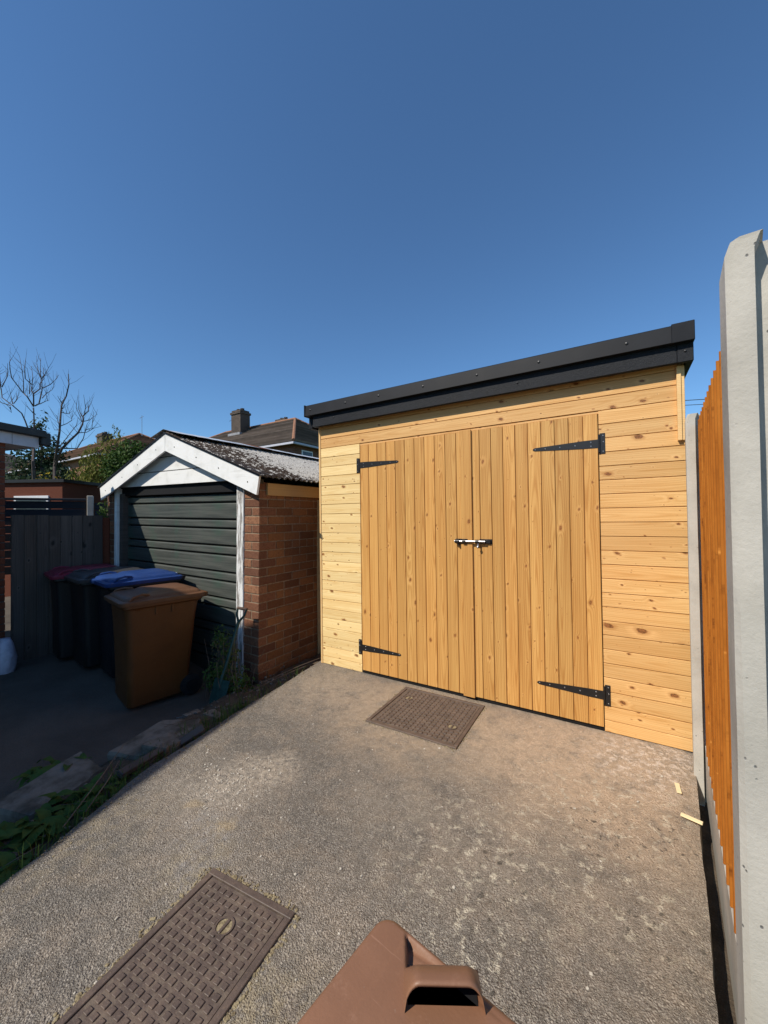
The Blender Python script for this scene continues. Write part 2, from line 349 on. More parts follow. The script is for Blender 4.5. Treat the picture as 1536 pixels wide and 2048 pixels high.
def slab_mat():
    g = G('weathered_aggregate_concrete', 0.9, 0.2); o = g.pos(); x, y, z = g.sep(o)
    p2 = g.comb(x, y, 0.0)
    warp = g.noise(p2, 2.2, 4, .6, col=True)
    pw = g.vm('ADD', p2, g.vm('MULTIPLY', g.vm('SUBTRACT', warp, (.5, .5, .5)), (.5, .5, 0)))
    big = g.noise(p2, 1.3, 5, .6); mid = g.noise(p2, 7, 5, .65); fine = g.noise(p2, 260, 3, .6)
    pj = g.vm('ADD', p2, g.vm('MULTIPLY', g.vm('SUBTRACT', g.noise(p2, 60, 3, .6, col=True), (.5, .5, .5)), (.010, .010, 0)))
    sel = g.ss(g.noise(p2, 22, 3, .6), .46, .54)
    agg = g.ma('ADD', g.ma('MULTIPLY', g.vor(pj, 140, 'Distance'), sel), g.ma('MULTIPLY', g.vor(pj, 235, 'Distance'), g.ma('SUBTRACT', 1.0, sel)))
    aggc = g.vor(pj, 140, 'Color'); agg2 = g.vor(pj, 235, 'Color')
    c = g.ramp(big, [(.32, (0.205, 0.19, 0.168)), (.5, (0.275, 0.247, 0.21)), (.68, (0.36, 0.31, 0.252))])
    c = g.mix(g.ss(mid, .42, .75, 0, .45), c, (0.48, 0.38, 0.28))
    c = g.mix(g.ss(g.noise(p2, 4.1, 4, .6), .55, .75, 0, .5), c, (0.195, 0.18, 0.162))
    sx, sy, sz = g.sep(aggc); tx, ty, tz = g.sep(agg2)
    peb = g.ma('MULTIPLY', g.ss(sx, .70, .95), g.ss(agg, .55, .25))
    c = g.mix(g.ma('MULTIPLY', peb, .5), c, (0.62, 0.55, 0.46))
    c = g.mix(g.ma('MULTIPLY', g.ss(tx, .6, .95), .3), c, (0.08, 0.073, 0.065))
    
    c = g.mix(g.ma('MULTIPLY', g.ss(agg, .42, .72), .42), c, g.mix(1.0, c, (0.40, 0.37, 0.33), 'MULTIPLY'))
    c = g.mix(g.ma('MULTIPLY', g.ss(sy, .55, .95), .40), c, g.mix(1.0, c, (0.42, 0.39, 0.36), 'MULTIPLY'))
    c = g.mix(g.ma('MULTIPLY', g.ss(tz, .82, .97), .28), c, (0.72, 0.64, 0.53))
    def blob(cx, cy, r0, r1, col, amt, thr=(.35, .6), nscale=9):
        d = g.vm('DISTANCE', pw, (cx, cy, 0.0))
        k = g.ma('MULTIPLY', g.ss(d, r1, r0), g.ss(g.noise(p2, nscale, 5, .7), *thr))
        return g.mix(g.ma('MULTIPLY', k, amt, clamp=True), c, col)
    c = blob(0.71, -1.72, .0, .40, (0.68, 0.58, 0.46), .8, (.30, .68), 34)
    c = blob(0.85, -1.48, .05, .24, (0.64, 0.54, 0.42), .7, (.34, .7), 34)
    c = blob(0.99, -1.89, .02, .08, (0.50, 0.38, 0.22), .5, (.2, .45), 14)
    c = blob(0.69, -1.90, .02, .07, (0.50, 0.38, 0.22), .45, (.2, .45), 14)
    c = blob(0.98, -2.02, .05, .30, (0.44, 0.42, 0.40), .5, (.40, .65), 20)
    c = blob(1.35, -.42, .35, .85, (0.52, 0.40, 0.28), .75, (.25, .6), 6)
    c = blob(.5, -.5, .2, .6, (0.50, 0.40, 0.30), .6, (.3, .6), 6)
    c = blob(1.9, -1.1, .3, .8, (0.42, 0.36, 0.28), .35, (.35, .6), 5)
    c = blob(2.6, -1.2, .2, .7, (0.46, 0.38, 0.29), .4, (.3, .6), 7)
    c = blob(2.45, -.45, .3, .95, (0.62, 0.47, 0.33), .85, (.22, .55), 6)
    c = blob(2.75, -.3, .1, .45, (0.80, 0.68, 0.56), .85, (.48, .58), 26)
    c = blob(.35, -2.3, .1, .55, (0.40, 0.33, 0.22), .5, (.42, .62), 12)
    c = blob(1.05, -2.1, .05, .30, (0.42, 0.35, 0.23), .5, (.40, .6), 15)
    c = blob(1.68, -2.3, .05, .28, (0.46, 0.37, 0.22), .5, (.36, .58), 15)
    for (cx, cy, r) in ((2.05, -1.35, .5), (2.45, -.9, .5), (2.2, -1.75, .45), (2.62, -1.35, .4), (2.75, -.75, .35)):
        c = blob(cx, cy, .05, r, (0.74, 0.67, 0.52), .62, (.54, .62), 20)
        c = blob(cx+.12, cy-.1, .05, r*.8, (0.07, 0.066, 0.055), .8, (.56, .64), 28)
    c = g.mix(g.ma('MULTIPLY', g.ss(g.noise(p2, 34, 4, .7), .64, .72), .6), c, (0.66, 0.60, 0.47))
    h = g.ma('ADD', g.ma('MULTIPLY', g.ma('SUBTRACT', 1.0, agg), .8), g.ma('MULTIPLY', fine, .5))
    h = g.ma('ADD', h, g.ma('MULTIPLY', sz, .5))
    return g.done(c, None, g.bump(h, 1.0, 0.009))
M['slab'] = slab_mat()
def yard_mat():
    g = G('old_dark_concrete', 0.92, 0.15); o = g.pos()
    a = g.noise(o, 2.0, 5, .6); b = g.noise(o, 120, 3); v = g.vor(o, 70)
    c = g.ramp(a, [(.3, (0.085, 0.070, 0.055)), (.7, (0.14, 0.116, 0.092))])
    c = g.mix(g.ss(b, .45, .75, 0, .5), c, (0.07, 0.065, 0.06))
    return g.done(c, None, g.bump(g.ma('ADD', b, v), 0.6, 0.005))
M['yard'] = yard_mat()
def soil_mat():
    g = G('dry_soil', 0.95, 0.1); o = g.pos()
    a = g.noise(o, 7, 5, .65); b = g.noise(o, 90, 4, .7)
    c = g.ramp(a, [(.3, (0.065, 0.048, 0.034)), (.7, (0.15, 0.115, 0.08))])
    c = g.mix(g.ss(b, .55, .75, 0, .7), c, (0.25, 0.20, 0.145))
    return g.done(c, None, g.bump(b, 0.9, 0.012))
M['soil'] = soil_mat()
def land_mat():
    g = G('rough_grass_land', 0.95, 0.1); o = g.pos()
    a = g.noise(o, .3, 5, .6); b = g.noise(o, 9, 4)
    c = g.ramp(a, [(.3, (0.05, 0.075, 0.022)), (.7, (0.09, 0.11, 0.035))])
    c = g.mix(g.ss(b, .5, .8, 0, .5), c, (0.10, 0.09, 0.05))
    return g.done(c, None, g.bump(b, .6, .05))
M['land'] = land_mat()
M['flag'] = simple('broken_flagstone', (0.24, 0.205, 0.16), 0.92, 0.15, 0.4, 7, 0.9, 60, 0, (0.10, 0.082, 0.06))
M['stone'] = simple('pale_pebble', (0.55, 0.50, 0.42), 0.8, 0.2, 0.35, 9, 0.4, 90)
M['drymoss'] = simple('dry_moss', (0.34, 0.28, 0.17), 0.95, 0.1, 0.6, 40, 0.9, 160, 0, (0.16, 0.125, 0.075))
def castiron():
    g = G('rusty_brown_cast_iron', 0.55, 0.4); o = g.pos()
    a = g.noise(o, 14, 5, .65); b = g.noise(o, 160, 3)
    c = g.ramp(a, [(.3, (0.075, 0.055, 0.045)), (.55, (0.115, 0.083, 0.066)), (.75, (0.165, 0.117, 0.086))])
    c = g.mix(g.ss(b, .55, .75, 0, .5), c, (0.21, 0.15, 0.105))
    px, py, pz = g.sep(o)
    c = g.mix(g.ma('MULTIPLY', g.ss(pz, .0072, .0052), g.ss(g.noise(o, 32, 4, .65), .42, .62, 0, .45)), c, (0.20, 0.16, 0.115))
    return g.done(c, g.ma('MULTIPLY_ADD', a, .3, .4), g.bump(b, .45, .003))
M['cast'] = castiron()
def plastic(name, c, rough=0.38, bump=0.12):
    g = G(name, rough, 0.35); o = g.obj()
    a = g.noise(o, 5, 5, .6); b = g.noise(o, 260, 2); d = g.noise(o, 35, 4, .7)
    scr = g.noise(g.scale(o, 9, 160, 60), 1, 3, .6); scr2 = g.noise(g.scale(o, 150, 12, 60), 1, 3, .6)
    col = g.mix(g.ss(a, .35, .7), c, [q*0.78 for q in c])
    pale = [min(1, q*1.35+.05) for q in c]
    col = g.mix(g.ma('MULTIPLY', g.ss(d, .6, .75), .25), col, pale)
    col = g.mix(g.ma('MULTIPLY', g.ss(scr, .68, .74), g.ss(a, .45, .6, 0, .4)), col, pale)
    col = g.mix(g.ma('MULTIPLY', g.ss(scr2, .70, .75), g.ss(a, .55, .4, 0, .35)), col, pale)
    col = g.mix(g.ma('MULTIPLY', g.ss(g.noise(o, 90, 3, .7), .66, .72), .3), col, (0.30, 0.26, 0.2))
    return g.done(col, g.ma('MULTIPLY_ADD', d, .3, rough-.1), g.bump(g.ma('ADD', b, d), bump, .002))
M['p_brown'] = plastic('brown_bin_plastic', (0.15, 0.07, 0.034))
M['p_brownlid'] = plastic('faded_brown_lid_plastic', (0.275, 0.135, 0.075), 0.42)
M['p_amber'] = plastic('amber_brown_bin_plastic', (0.125, 0.046, 0.012))
M['p_black'] = plastic('black_bin_plastic', (0.011, 0.011, 0.012))
M['p_navy'] = plastic('dark_navy_bin_plastic', (0.008, 0.009, 0.013))
M['p_grey'] = plastic('dark_grey_lid_plastic', (0.05, 0.05, 0.053))
M['p_blue'] = plastic('blue_lid_plastic', (0.015, 0.05, 0.19))
M['p_maroon'] = plastic('maroon_lid_plastic', (0.21, 0.022, 0.05))
M['rubber'] = simple('black_rubber', (0.018, 0.018, 0.018), 0.75, 0.25, 0.3, 30, 0.3)
M['spadegreen'] = simple('dark_green_painted_steel', (0.022, 0.07, 0.055), 0.5, 0.4, 0.4, 25, 0.2)
M['spadewood'] = simple('worn_handle_grip', (0.16, 0.10, 0.07), 0.6, 0.3, 0.3, 30, 0.2)
M['bag'] = simple('pale_lilac_sack', (0.50, 0.49, 0.58), 0.45, 0.4, 0.25, 12, 0.6, 25)
M['glass'] = simple('dark_window_glass', (0.05, 0.06, 0.07), 0.08, 0.5, 0.3, 3)
M['upvc'] = simple('white_window_frame', (0.78, 0.79, 0.80), 0.4, 0.4, 0.08, 5)
M['lead'] = simple('grey_lead_flashing', (0.30, 0.30, 0.31), 0.7, 0.3, 0.3, 9)
M['softgrey'] = simple('pale_soffit_board', (0.50, 0.50, 0.55), 0.6, 0.3, 0.12, 5)
M['gutter'] = simple('black_gutter', (0.014, 0.014, 0.015), 0.5, 0.4, 0.3, 9)
M['galv'] = simple('galvanised_ridge_sheet', (0.60, 0.62, 0.64), 0.45, 0.5, 0.25, 14, 0.2, 60)
M['rust'] = simple('rusted_sheet', (0.28, 0.10, 0.05), 0.85, 0.2, 0.5, 14, 0.4)
M['terracotta'] = simple('terracotta_ridge', (0.33, 0.165, 0.095), 0.85, 0.2, 0.35, 12, 0.4)
def roof_tile(name, a_, b_):
    g = G(name, 0.9, 0.15); o = g.pos()
    a = g.noise(o, 1.2, 5, .6); v = g.vor(g.scale(o, 3.2, 3.2, 7.5), 1.0, 'Color'); x, y, z = g.sep(v)
    c = g.mix(g.ss(a, .35, .7), a_, b_)
    c = g.mix(g.ma('MULTIPLY', x, .35), c, [q*.55 for q in a_])
    ri = g.n('ShaderNodeNewGeometry', 'Random Per Island'); tn = g.ma('MULTIPLY_ADD', ri, .55, .62)
    c = g.mix(1.0, c, g.comb(tn, tn, tn), 'MULTIPLY')
    return g.done(c, None, g.bump(g.noise(o, 30, 3), .4, .01))
M['tile1'] = roof_tile('brown_roof_tile', (0.17, 0.135, 0.112), (0.225, 0.18, 0.15))
M['tile2'] = roof_tile('warm_brown_roof_tile', (0.17, 0.10, 0.065), (0.22, 0.135, 0.09))
M['tile3'] = roof_tile('grey_brown_roof_tile', (0.17, 0.14, 0.125), (0.22, 0.185, 0.165))
def far_brick(name, c1, c2):
    g = G(name, 0.9, 0.2); o = g.pos(); x, y, z = g.sep(o)
    u = g.comb(g.ma('ADD', x, y), z, 0.0)
    b = g.n('ShaderNodeTexBrick', 0, {'Vector': u, 'Color1': (*c1, 1), 'Color2': (*c2, 1), 'Mortar': (.22, .17, .13, 1), 'Scale': 1.0, 'Mortar Size': .008, 'Brick Width': .225, 'Row Height': .075})
    return g.done(g.mix(g.ss(g.noise(o, 2, 4), .4, .7, 0, .4), b, [q*.6 for q in c1]))
M['farbrick'] = far_brick('house_brick', (0.24, 0.105, 0.06), (0.31, 0.14, 0.08))
M['farbrick2'] = far_brick('dark_house_brick', (0.15, 0.06, 0.04), (0.21, 0.085, 0.05))
M['sootbrick'] = far_brick('sooty_chimney_brick', (0.035, 0.03, 0.027), (0.065, 0.05, 0.042))
def asb_mat():
    g = G('mossy_fibre_cement', 0.95, 0.1); o = g.obj(); x, y, z = g.sep(o)
    a = g.noise(g.scale(o, .8, 1.3, .8), 19, 4, .75); b = g.noise(o, 70, 3, .6); l = g.noise(o, 2.3, 4, .6)
    c = g.mix(g.ss(b, .4, .65), (0.46, 0.44, 0.405), (0.25, 0.235, 0.215))
    yy = g.ma('ADD', y, g.ma('MULTIPLY', l, .8))
    cov = g.ss(yy, .75, 1.35, .15, -.025)
    cov = g.ma('ADD', cov, g.ma('MULTIPLY', g.ss(yy, 2.0, 2.3), g.ss(yy, 2.9, 2.6, 0, .05)))
    m = g.ss(g.ma('ADD', a, cov), .56, .62)
    mc = g.mix(g.ss(b, .4, .65), (0.026, 0.018, 0.014), (0.065, 0.047, 0.036))
    c = g.mix(m, c, mc)
    return g.done(c, None, g.bump(g.ma('ADD', a, b), .8, .012))
M['asb'] = asb_mat()
def leaf_mat(name, c1, c2, trans=0.25, rough=0.5):
    g = G(name, rough+.15, 0.12)
    r = g.n('ShaderNodeNewGeometry', 'Random Per Island')
    a = g.noise(g.pos(), 3.0, 2)
    c = g.mix(g.ma('ADD', g.ma('MULTIPLY', r, .7), g.ma('MULTIPLY', a, .35), clamp=True), c1, c2)
    g.done(c)
    tr = g.t.nodes.new('ShaderNodeBsdfTranslucent'); g.put(tr.inputs[0], c)
    mx = g.t.nodes.new('ShaderNodeMixShader'); mx.inputs[0].default_value = trans
    g.t.links.new(g.b.outputs[0], mx.inputs[1]); g.t.links.new(tr.outputs[0], mx.inputs[2])
    g.t.links.new(mx.outputs[0], g.t.nodes['Material Output'].inputs[0])
    return g.m
M['lf_dark'] = leaf_mat('dark_evergreen_leaf', (0.020, 0.038, 0.018), (0.055, 0.085, 0.040))
M['lf_gold'] = leaf_mat('golden_conifer_spray', (0.07, 0.09, 0.016), (0.23, 0.23, 0.05))
M['lf_laurel'] = leaf_mat('glossy_hedge_leaf', (0.022, 0.05, 0.010), (0.065, 0.12, 0.022), .2, .4)
M['lf_yellow'] = leaf_mat('yellow_blossom', (0.42, 0.30, 0.02), (0.62, 0.46, 0.05))
M['lf_lime'] = leaf_mat('lime_leaf', (0.14, 0.21, 0.03), (0.26, 0.34, 0.06))
M['lf_weed'] = leaf_mat('weed_leaf', (0.045, 0.09, 0.02), (0.115, 0.18, 0.042))
M['lf_dry'] = leaf_mat('dry_weed_leaf', (0.10, 0.10, 0.04), (0.20, 0.19, 0.09))
M['lf_straw'] = leaf_mat('dry_straw', (0.20, 0.15, 0.08), (0.36, 0.29, 0.17))
M['bark'] = simple('grey_brown_bark', (0.12, 0.095, 0.085), 0.9, 0.15, 0.4, 12, .6, 60)
M['twig'] = simple('thin_dry_twig', (0.20, 0.15, 0.11), 0.9, 0.15, 0.4, 12)
M['cable'] = simple('black_cable', (0.02, 0.02, 0.022), 0.6, 0.3)
# ------------------------------------------------------------------ ground
def interp(pts, t):
    if t <= pts[0][0]: return pts[0][1]
    for (a, b), (c, d) in zip(pts, pts[1:]):
        if t <= c: return b + (d-b)*(t-a)/(c-a)
    return pts[-1][1]
LEFT = [(-9, 1.0), (-4.0, .80), (-2.557, .431), (-1.825, .174), (-1.088, .069), (.033, -.077), (.8, -.12), (5, -.14)]
RIGHT = [(-9, 3.9), (-3.2, 3.7), (-2.5, 2.80), (-1.595, 2.886), (-.673, 2.968), (0, 3.035), (5, 3.3)]
def xl(y): return interp(LEFT, y) + .018*nz(y*2.3, 3.1) + .008*nz(y*11, 8.2)
def xr(y): return interp(RIGHT, y) + .008*nz(y*3, 5.7) + .005*nz(y*14, 1.2)

mb = MB(); mb.add([(-700, -700, -.46), (700, -700, -.46), (700, 700, -.46), (-700, 700, -.46)], [(0, 1, 2, 3)])
tag(mb.build('ground', M['land']), 'rough grass land spreading out behind the houses', 'ground', kind='structure')

mb = MB(); ys = [-9+i*.4 for i in range(10)] + [-5+i*.05 for i in range(113)] + [.7+i*.4 for i in range(9)]
NX = 40; rows = []
for y in ys:
    a, b = xl(y), xr(y); rows.append([(a+(b-a)*i/NX, y, .004*nz(a+(b-a)*i/NX, y, 0, 1.7) - (.012 if i in (0, NX) else 0)) for i in range(NX+1)])
vs = [p for r in rows for p in r]; n = NX+1
fs = [(j*n+i, j*n+i+1, (j+1)*n+i+1, (j+1)*n+i) for j in range(len(rows)-1) for i in range(NX)]
base = len(vs)
for j, r in enumerate(rows):
    vs += [(r[0][0]-.02, r[0][1], -.44), (r[-1][0]+.02, r[-1][1], -.44)]
for j in range(len(rows)-1):
    fs += [(j*n, (j+1)*n, base+2*(j+1), base+2*j), (j*n+NX, base+2*j+1, base+2*(j+1)+1, (j+1)*n+NX)]
mb.add(vs, fs)
tag(mb.build('driveway', M['slab'], smooth=True), 'sunlit weathered concrete driveway in front of the timber shed', 'driveway', kind='structure')

# lower yard in front of the garage, then the strip of soil along the driveway
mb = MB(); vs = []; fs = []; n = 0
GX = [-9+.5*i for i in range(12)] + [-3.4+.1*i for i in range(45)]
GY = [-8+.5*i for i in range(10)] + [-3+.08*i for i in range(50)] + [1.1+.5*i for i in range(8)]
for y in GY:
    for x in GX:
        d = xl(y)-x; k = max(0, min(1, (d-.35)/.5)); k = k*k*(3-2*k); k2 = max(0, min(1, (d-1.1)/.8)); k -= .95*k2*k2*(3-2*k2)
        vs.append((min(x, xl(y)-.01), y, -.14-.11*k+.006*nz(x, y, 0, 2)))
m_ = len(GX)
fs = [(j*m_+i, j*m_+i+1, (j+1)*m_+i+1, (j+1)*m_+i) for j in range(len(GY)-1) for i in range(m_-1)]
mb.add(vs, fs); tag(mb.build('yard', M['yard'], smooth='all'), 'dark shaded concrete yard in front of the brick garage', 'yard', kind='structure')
def soil_z(x, y):
    d = xl(y)-x
    k = max(0, min(1, (d-.3)/.45)); k = k*k*(3-2*k)
    return -.055-.17*k + .022*nz(x, y, 0, 5) + .012*nz(x, y, 3, 17) - .05*max(0, (d-.55))
mb = MB(); vs = []; fs = []; SY = [-5+.04*i for i in range(165)]; SN = 22
for y in SY:
    wd = .62+.14*nz(y*1.4, 9.1)
    if y > -.62: wd = max(.04, xl(y)+.34)
    for i in range(SN+1):
        x = xl(y)+.012-wd*i/SN; vs.append((x, y, soil_z(x, y) - (.1 if i == SN else 0)))
fs = [(j*(SN+1)+i, (j+1)*(SN+1)+i, (j+1)*(SN+1)+i+1, j*(SN+1)+i+1) for j in range(len(SY)-1) for i in range(SN)]
mb.add(vs, fs); tag(mb.build('soil_strip', M['soil'], smooth='all'), 'dry shaded soil strip along the left edge of the driveway', 'soil', kind='structure')
# trench between driveway and fence
mb = MB(); mb.bx(2.4, 3.3, -2.6, 0.0, -.44, -.17)
tag(mb.build('trench', M['soil']), 'dark narrow trench between driveway and fence', 'trench', kind='structure')

# ------------------------------------------------------------------ timber shed
W, WALL, DEP = 3.03, 2.46, 2.4
shed = empty('timber_shed', (0, 0, 0), label='new pine shed with double doors and black roof trim', cat='shed')
mb = MB()
mb.bx(.02, W-.02, .02, .06, .0, 2.44); mb.bx(.02, .06, .06, DEP, .0, 2.44); mb.bx(W-.06, W-.02, .06, DEP, 0, 2.30); mb.bx(.06, W-.06, DEP-.04, DEP, 0, 2.3)
mb.build('wall_frame', M['tan'], shed)
PIT = .0975
def plank_mesh(L, wd, t=.018, groove=.010, name='plank'):
    """cross-section in (y, z), extruded along x; front at y=-t, small V at top edge"""
    prof = [(-t, .0015), (-t, wd-.0065), (-t+.003, wd-.0045), (-t+groove, wd-.004), (-t+groove, wd), (0, wd), (0, 0), (-t+.0015, 0)]
    m = MB(); m.prism([(p[0], p[1]) for p in prof], 0, L, 'x')
    return m
CACHE = {}
def plank(parent, mat, L, wd, loc, rot=(0, 0, 0), name='board', t=.018, groove=.010):
    key = (mat, round(L, 3), round(wd, 4), t, groove)
    if key not in CACHE: CACHE[key] = plank_mesh(L, wd, t, groove).mesh(name, M[mat])
    return inst(name, CACHE[key], parent, loc, rot)
z = -.0125
i = 0
while z < 2.45:
    z0, z1 = max(.004, z), min(2.47, z+PIT)
    if z1-z0 > .02:
        jj = lambda: rnd.uniform(-.0015, .0005)
        if z1 <= 2.22:
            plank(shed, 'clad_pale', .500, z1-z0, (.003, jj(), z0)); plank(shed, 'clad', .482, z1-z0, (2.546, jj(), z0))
        elif z0 < 2.20:
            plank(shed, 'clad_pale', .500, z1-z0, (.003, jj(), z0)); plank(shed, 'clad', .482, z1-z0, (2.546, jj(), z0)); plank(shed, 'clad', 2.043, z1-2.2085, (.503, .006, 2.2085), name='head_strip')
        else:
            plank(shed, 'clad', 3.022, z1-z0, (.003, jj(), z0))
    z += PIT; i += 1
# left side cladding (seen from a step aside) and corner trims
for k in range(25):
    zz = .004+k*PIT
    plank(shed, 'clad', DEP, PIT, (0, DEP, zz), (0, 0, -PI/2), 'side_board')
mb = MB(); mb.bx(-.012, .010, -.026, -.004, .002, 2.455, .002); mb.build('corner_trim', M['trim'], shed)
mb = MB(); mb.bx(2.985, 3.008, -.044, -.0185, 1.965, 2.44, .002); mb.bx(3.008, 3.026, -.034, -.0185, 1.965, 2.44, .002)
mb.build('corner_trim', M['trim'], shed)
# roof, fascia and trims
mb = MB(); mb.add([(-.06, -.06, 2.60), (W+.03, -.06, 2.60), (W+.03, DEP+.08, 2.40), (-.06, DEP+.08, 2.40),
                   (-.06, -.06, 2.46), (W+.03, -.06, 2.46), (W+.03, DEP+.08, 2.30), (-.06, DEP+.08, 2.30)],
                  [(0, 1, 2, 3), (7, 6, 5, 4), (0, 4, 5, 1), (1, 5, 6, 2), (2, 6, 7, 3), (3, 7, 4, 0)])
roof = mb.build('roof', M['felt'], shed)
mb = MB(); mb.bx(-.025, 2.985, -.098, -.062, 2.442, 2.562, .003); mb.build('fascia', M['trimlo'], roof)
mb = MB(); mb.bx(2.985, 3.066, -.101, -.062, 2.440, 2.560, .003); mb.bx(3.03, 3.066, -.062, DEP, 2.440, 2.556, .003); mb.build('corner_cap', M['trimlo'], roof)
mb = MB()
mb.prism([(-.135, 2.560), (-.120, 2.556), (-.062, 2.556), (-.062, 2.672), (-.118, 2.672), (-.128, 2.664)], -.098, 2.955, 'x')
mb.build('roof_trim', M['trimup'], roof)
mb = MB(); mb.bx(-.112, -.098, -.139, -.062, 2.553, 2.674, .003); mb.build('trim_corner', M['trimup'], roof)
mb = MB(); mb.bx(2.955, 3.070, -.137, -.062, 2.555, 2.675, .003); mb.bx(3.032, 3.070, -.062, DEP, 2.556, 2.672, .003)
mb.build('trim_corner', M['trimup'], roof)
mb = MB(); mb.bx(-.112, -.066, -.062, DEP, 2.44, 2.60, .003); mb.build('side_trim', M['trimup'], roof)
sm = MB(); sm.tube([(0, 0, 0), (0, -.004, 0), (0, -.006, 0)], [.010, .009, .004], 10); smesh = sm.mesh('trim_screw', M['iron'], True)
for x in (-.03, .42, .80, 1.25, 1.72, 2.18, 2.72): inst('trim_screw', smesh, roof, (x, -.131, 2.615))
for x in (.25, 2.02, 3.025): inst('trim_screw', smesh, roof, (x, -.099 if x < 3 else -.1015, 2.505), scale=(.7, 1, .7))
# doors
DZ0, DZ1 = .034, 2.205
def door(x0, x1, label):
    d = empty('door', (x0, -.004, 0)); d.parent = shed; d['label'] = label
    m = MB(); m.bx(.004, x1-x0-.004, -.004, .014, DZ0+.004, DZ1-.004); m.build('backing', M['tan'], d)
    wdt = x1-x0; k = max(1, round(wdt/.0985)); pw = wdt/k
    for j in range(k):
        plank(d, 'door', DZ1-DZ0, pw, ((j+1)*pw, -.004, DZ0), (0, -PI/2, 0), 'plank', .020, .010)
    return d
dl = door(.512, 1.592, 'left shed door of vertical golden pine boards')
dr = door(1.600, 2.540, 'right shed door of vertical golden pine boards')
mb = MB(); mb.prism([(0, .0015), (-.016, .0015), (-.018, .004), (-.018, .094), (-.016, .097), (0, .097)], 0, DZ1-DZ0+.012, 'x')
mb.build('cover_strip', M['door'], dl, loc=(1.122, -.0245, DZ0-.006), rot=(0, -PI/2, 0))
mb = MB(); mb.bx(.512, 2.540, -.014, -.002, .0, DZ0-.004); mb.build('threshold_shade', M['black'], shed)  # solid black strip painting in the shade under the doors
# hinges: plate, knuckle, tapering strap
def hinge(x, z, side, ds=1):
    h = empty('hinge', (x, 0, z)); h.parent = shed
    m = MB(); m.bx(side*.004, side*.037, -.0225, -.0185, -.072, .072, .001); m.build('plate', M['iron'], h)
    m = MB(); L = .435; s_ = -side
    pr = [(0, -.030), (s_*.10, -.028), (s_*(L-.012), -.012), (s_*L, -.006), (s_*(L+.004), 0), (s_*L, .006), (s_*(L-.012), .012), (s_*.10, .028), (0, .030)]
    m.prism(pr if s_ > 0 else list(reversed(pr)), -.0305, -.0262, 'y'); st = m.build('strap', M['iron'], h)
    m = MB(); m.tube([(0, -.0275, -.062), (0, -.0275, .062)], .0065, 10); m.build('knuckle', M['iron'], h, True)
    sc2 = MB(); sc2.tube([(0, 0, 0), (0, -.0022, 0)], [.0052, .003], 8); s2 = sc2.mesh('hinge_screw', M['screw'], True)
    for (dx, dz) in ((s_*.05, .014), (s_*.05, -.014), (s_*.15, 0), (s_*.25, 0), (s_*.35, 0), (s_*.42, 0)): inst('hinge_screw', s2, st, (dx, -.0303, dz))
    for (dx, dz) in ((side*.024, .055), (side*.024, -.055), (side*.026, .012)): inst('hinge_screw', s2, h, (dx, -.0222, dz))
for (x, zc, s_) in ((.505, 2.012, -1), (.505, .248, -1), (2.547, 1.996, 1), (2.547, .252, 1)): hinge(x, zc, s_)
# slide bolt
bo = empty('slide_bolt', (1.64, 0, 1.296)); bo.parent = shed
m = MB(); m.bx(.045, .150, -.0285, -.0245, -.021, .021, .002); m.bx(.066, .142, -.048, -.028, -.016, .016, .005); m.build('case', M['iron'], bo, True)
m = MB(); m.bx(-.150, -.045, -.0475, -.0435, -.021, .021, .002); m.build('keep_plate', M['iron'], bo)
m = MB(); m.tube([(-.156, -.057, 0), (.10, -.057, 0)], .0095, 14); m.build('rod', M['steel'], bo, True)
m = MB(); m.tube([(-.15, -.057, 0), (-.115, -.057, 0)], .0165, 14); m.build('sleeve', M['iron'], bo, True)
m = MB(); m.tube([(-.085, -.057, 0), (-.060, -.057, 0)], .0165, 14); m.build('sleeve', M['iron'], bo, True)
m = MB(); m.tube([(.022, -.057, 0), (.05, -.057, 0)], .0165, 14); m.build('sleeve', M['iron'], bo, True)
m = MB(); m.tube([(.045, -.057, 0), (.045, -.060, -.02), (.045, -.066, -.038)], .006, 10); m.tube([(.045, -.066, -.036), (.045, -.068, -.044), (.045, -.07, -.052)], [.009, .011, .006], 10); m.build('knob', M['steel'], bo, True)
m = MB(); m.tube([(-.125, -.05, -.02), (-.125, -.05, -.034)], .009, 10); m.build('stud', M['iron'], bo, True)

# ------------------------------------------------------------------ brick garage
GA = (-.42, -.496, -.295)
gar = empty('brick_garage', GA, (0, .020, 0), label='old brick garage with white gable and dark green door', cat='garage')
gar.scale = (1.026,)*3
GL = 5.2; GW = 3.06; EAVE = 2.13; APX = -1.49
C0 = .0845
core = MB()
core.bx(-.214, -.006, .006, .30, -.2, EAVE-.02); core.bx(-.1, -.006, .30, GL, -.2, EAVE-.02)
core.bx(-GW+.006, -2.87, .006, .3, -.2, EAVE-.02); core.bx(-GW+.006, -GW+.1, .3, GL, -.2, EAVE-.02); core.bx(-GW+.1, -.1, GL-.1, GL, -.2, EAVE)
wallo = core.build('wall', M['mortar'], gar)
BM = {}
def bricko(parent, mat, L, T, H, loc, ry=0):
    key = (mat, round(L, 3), round(T, 3))
    if key not in BM: BM[key] = MB().box((0, 0, 0), (L, T, H), None, .004).mesh('brick', M[mat])
    j = lambda a: rnd.uniform(-a, a)
    return inst('brick', BM[key], parent, (loc[0]+j(.0015), loc[1]+j(.0015), loc[2]+j(.001)), (j(.006), j(.006), j(.006)))
H = .0735
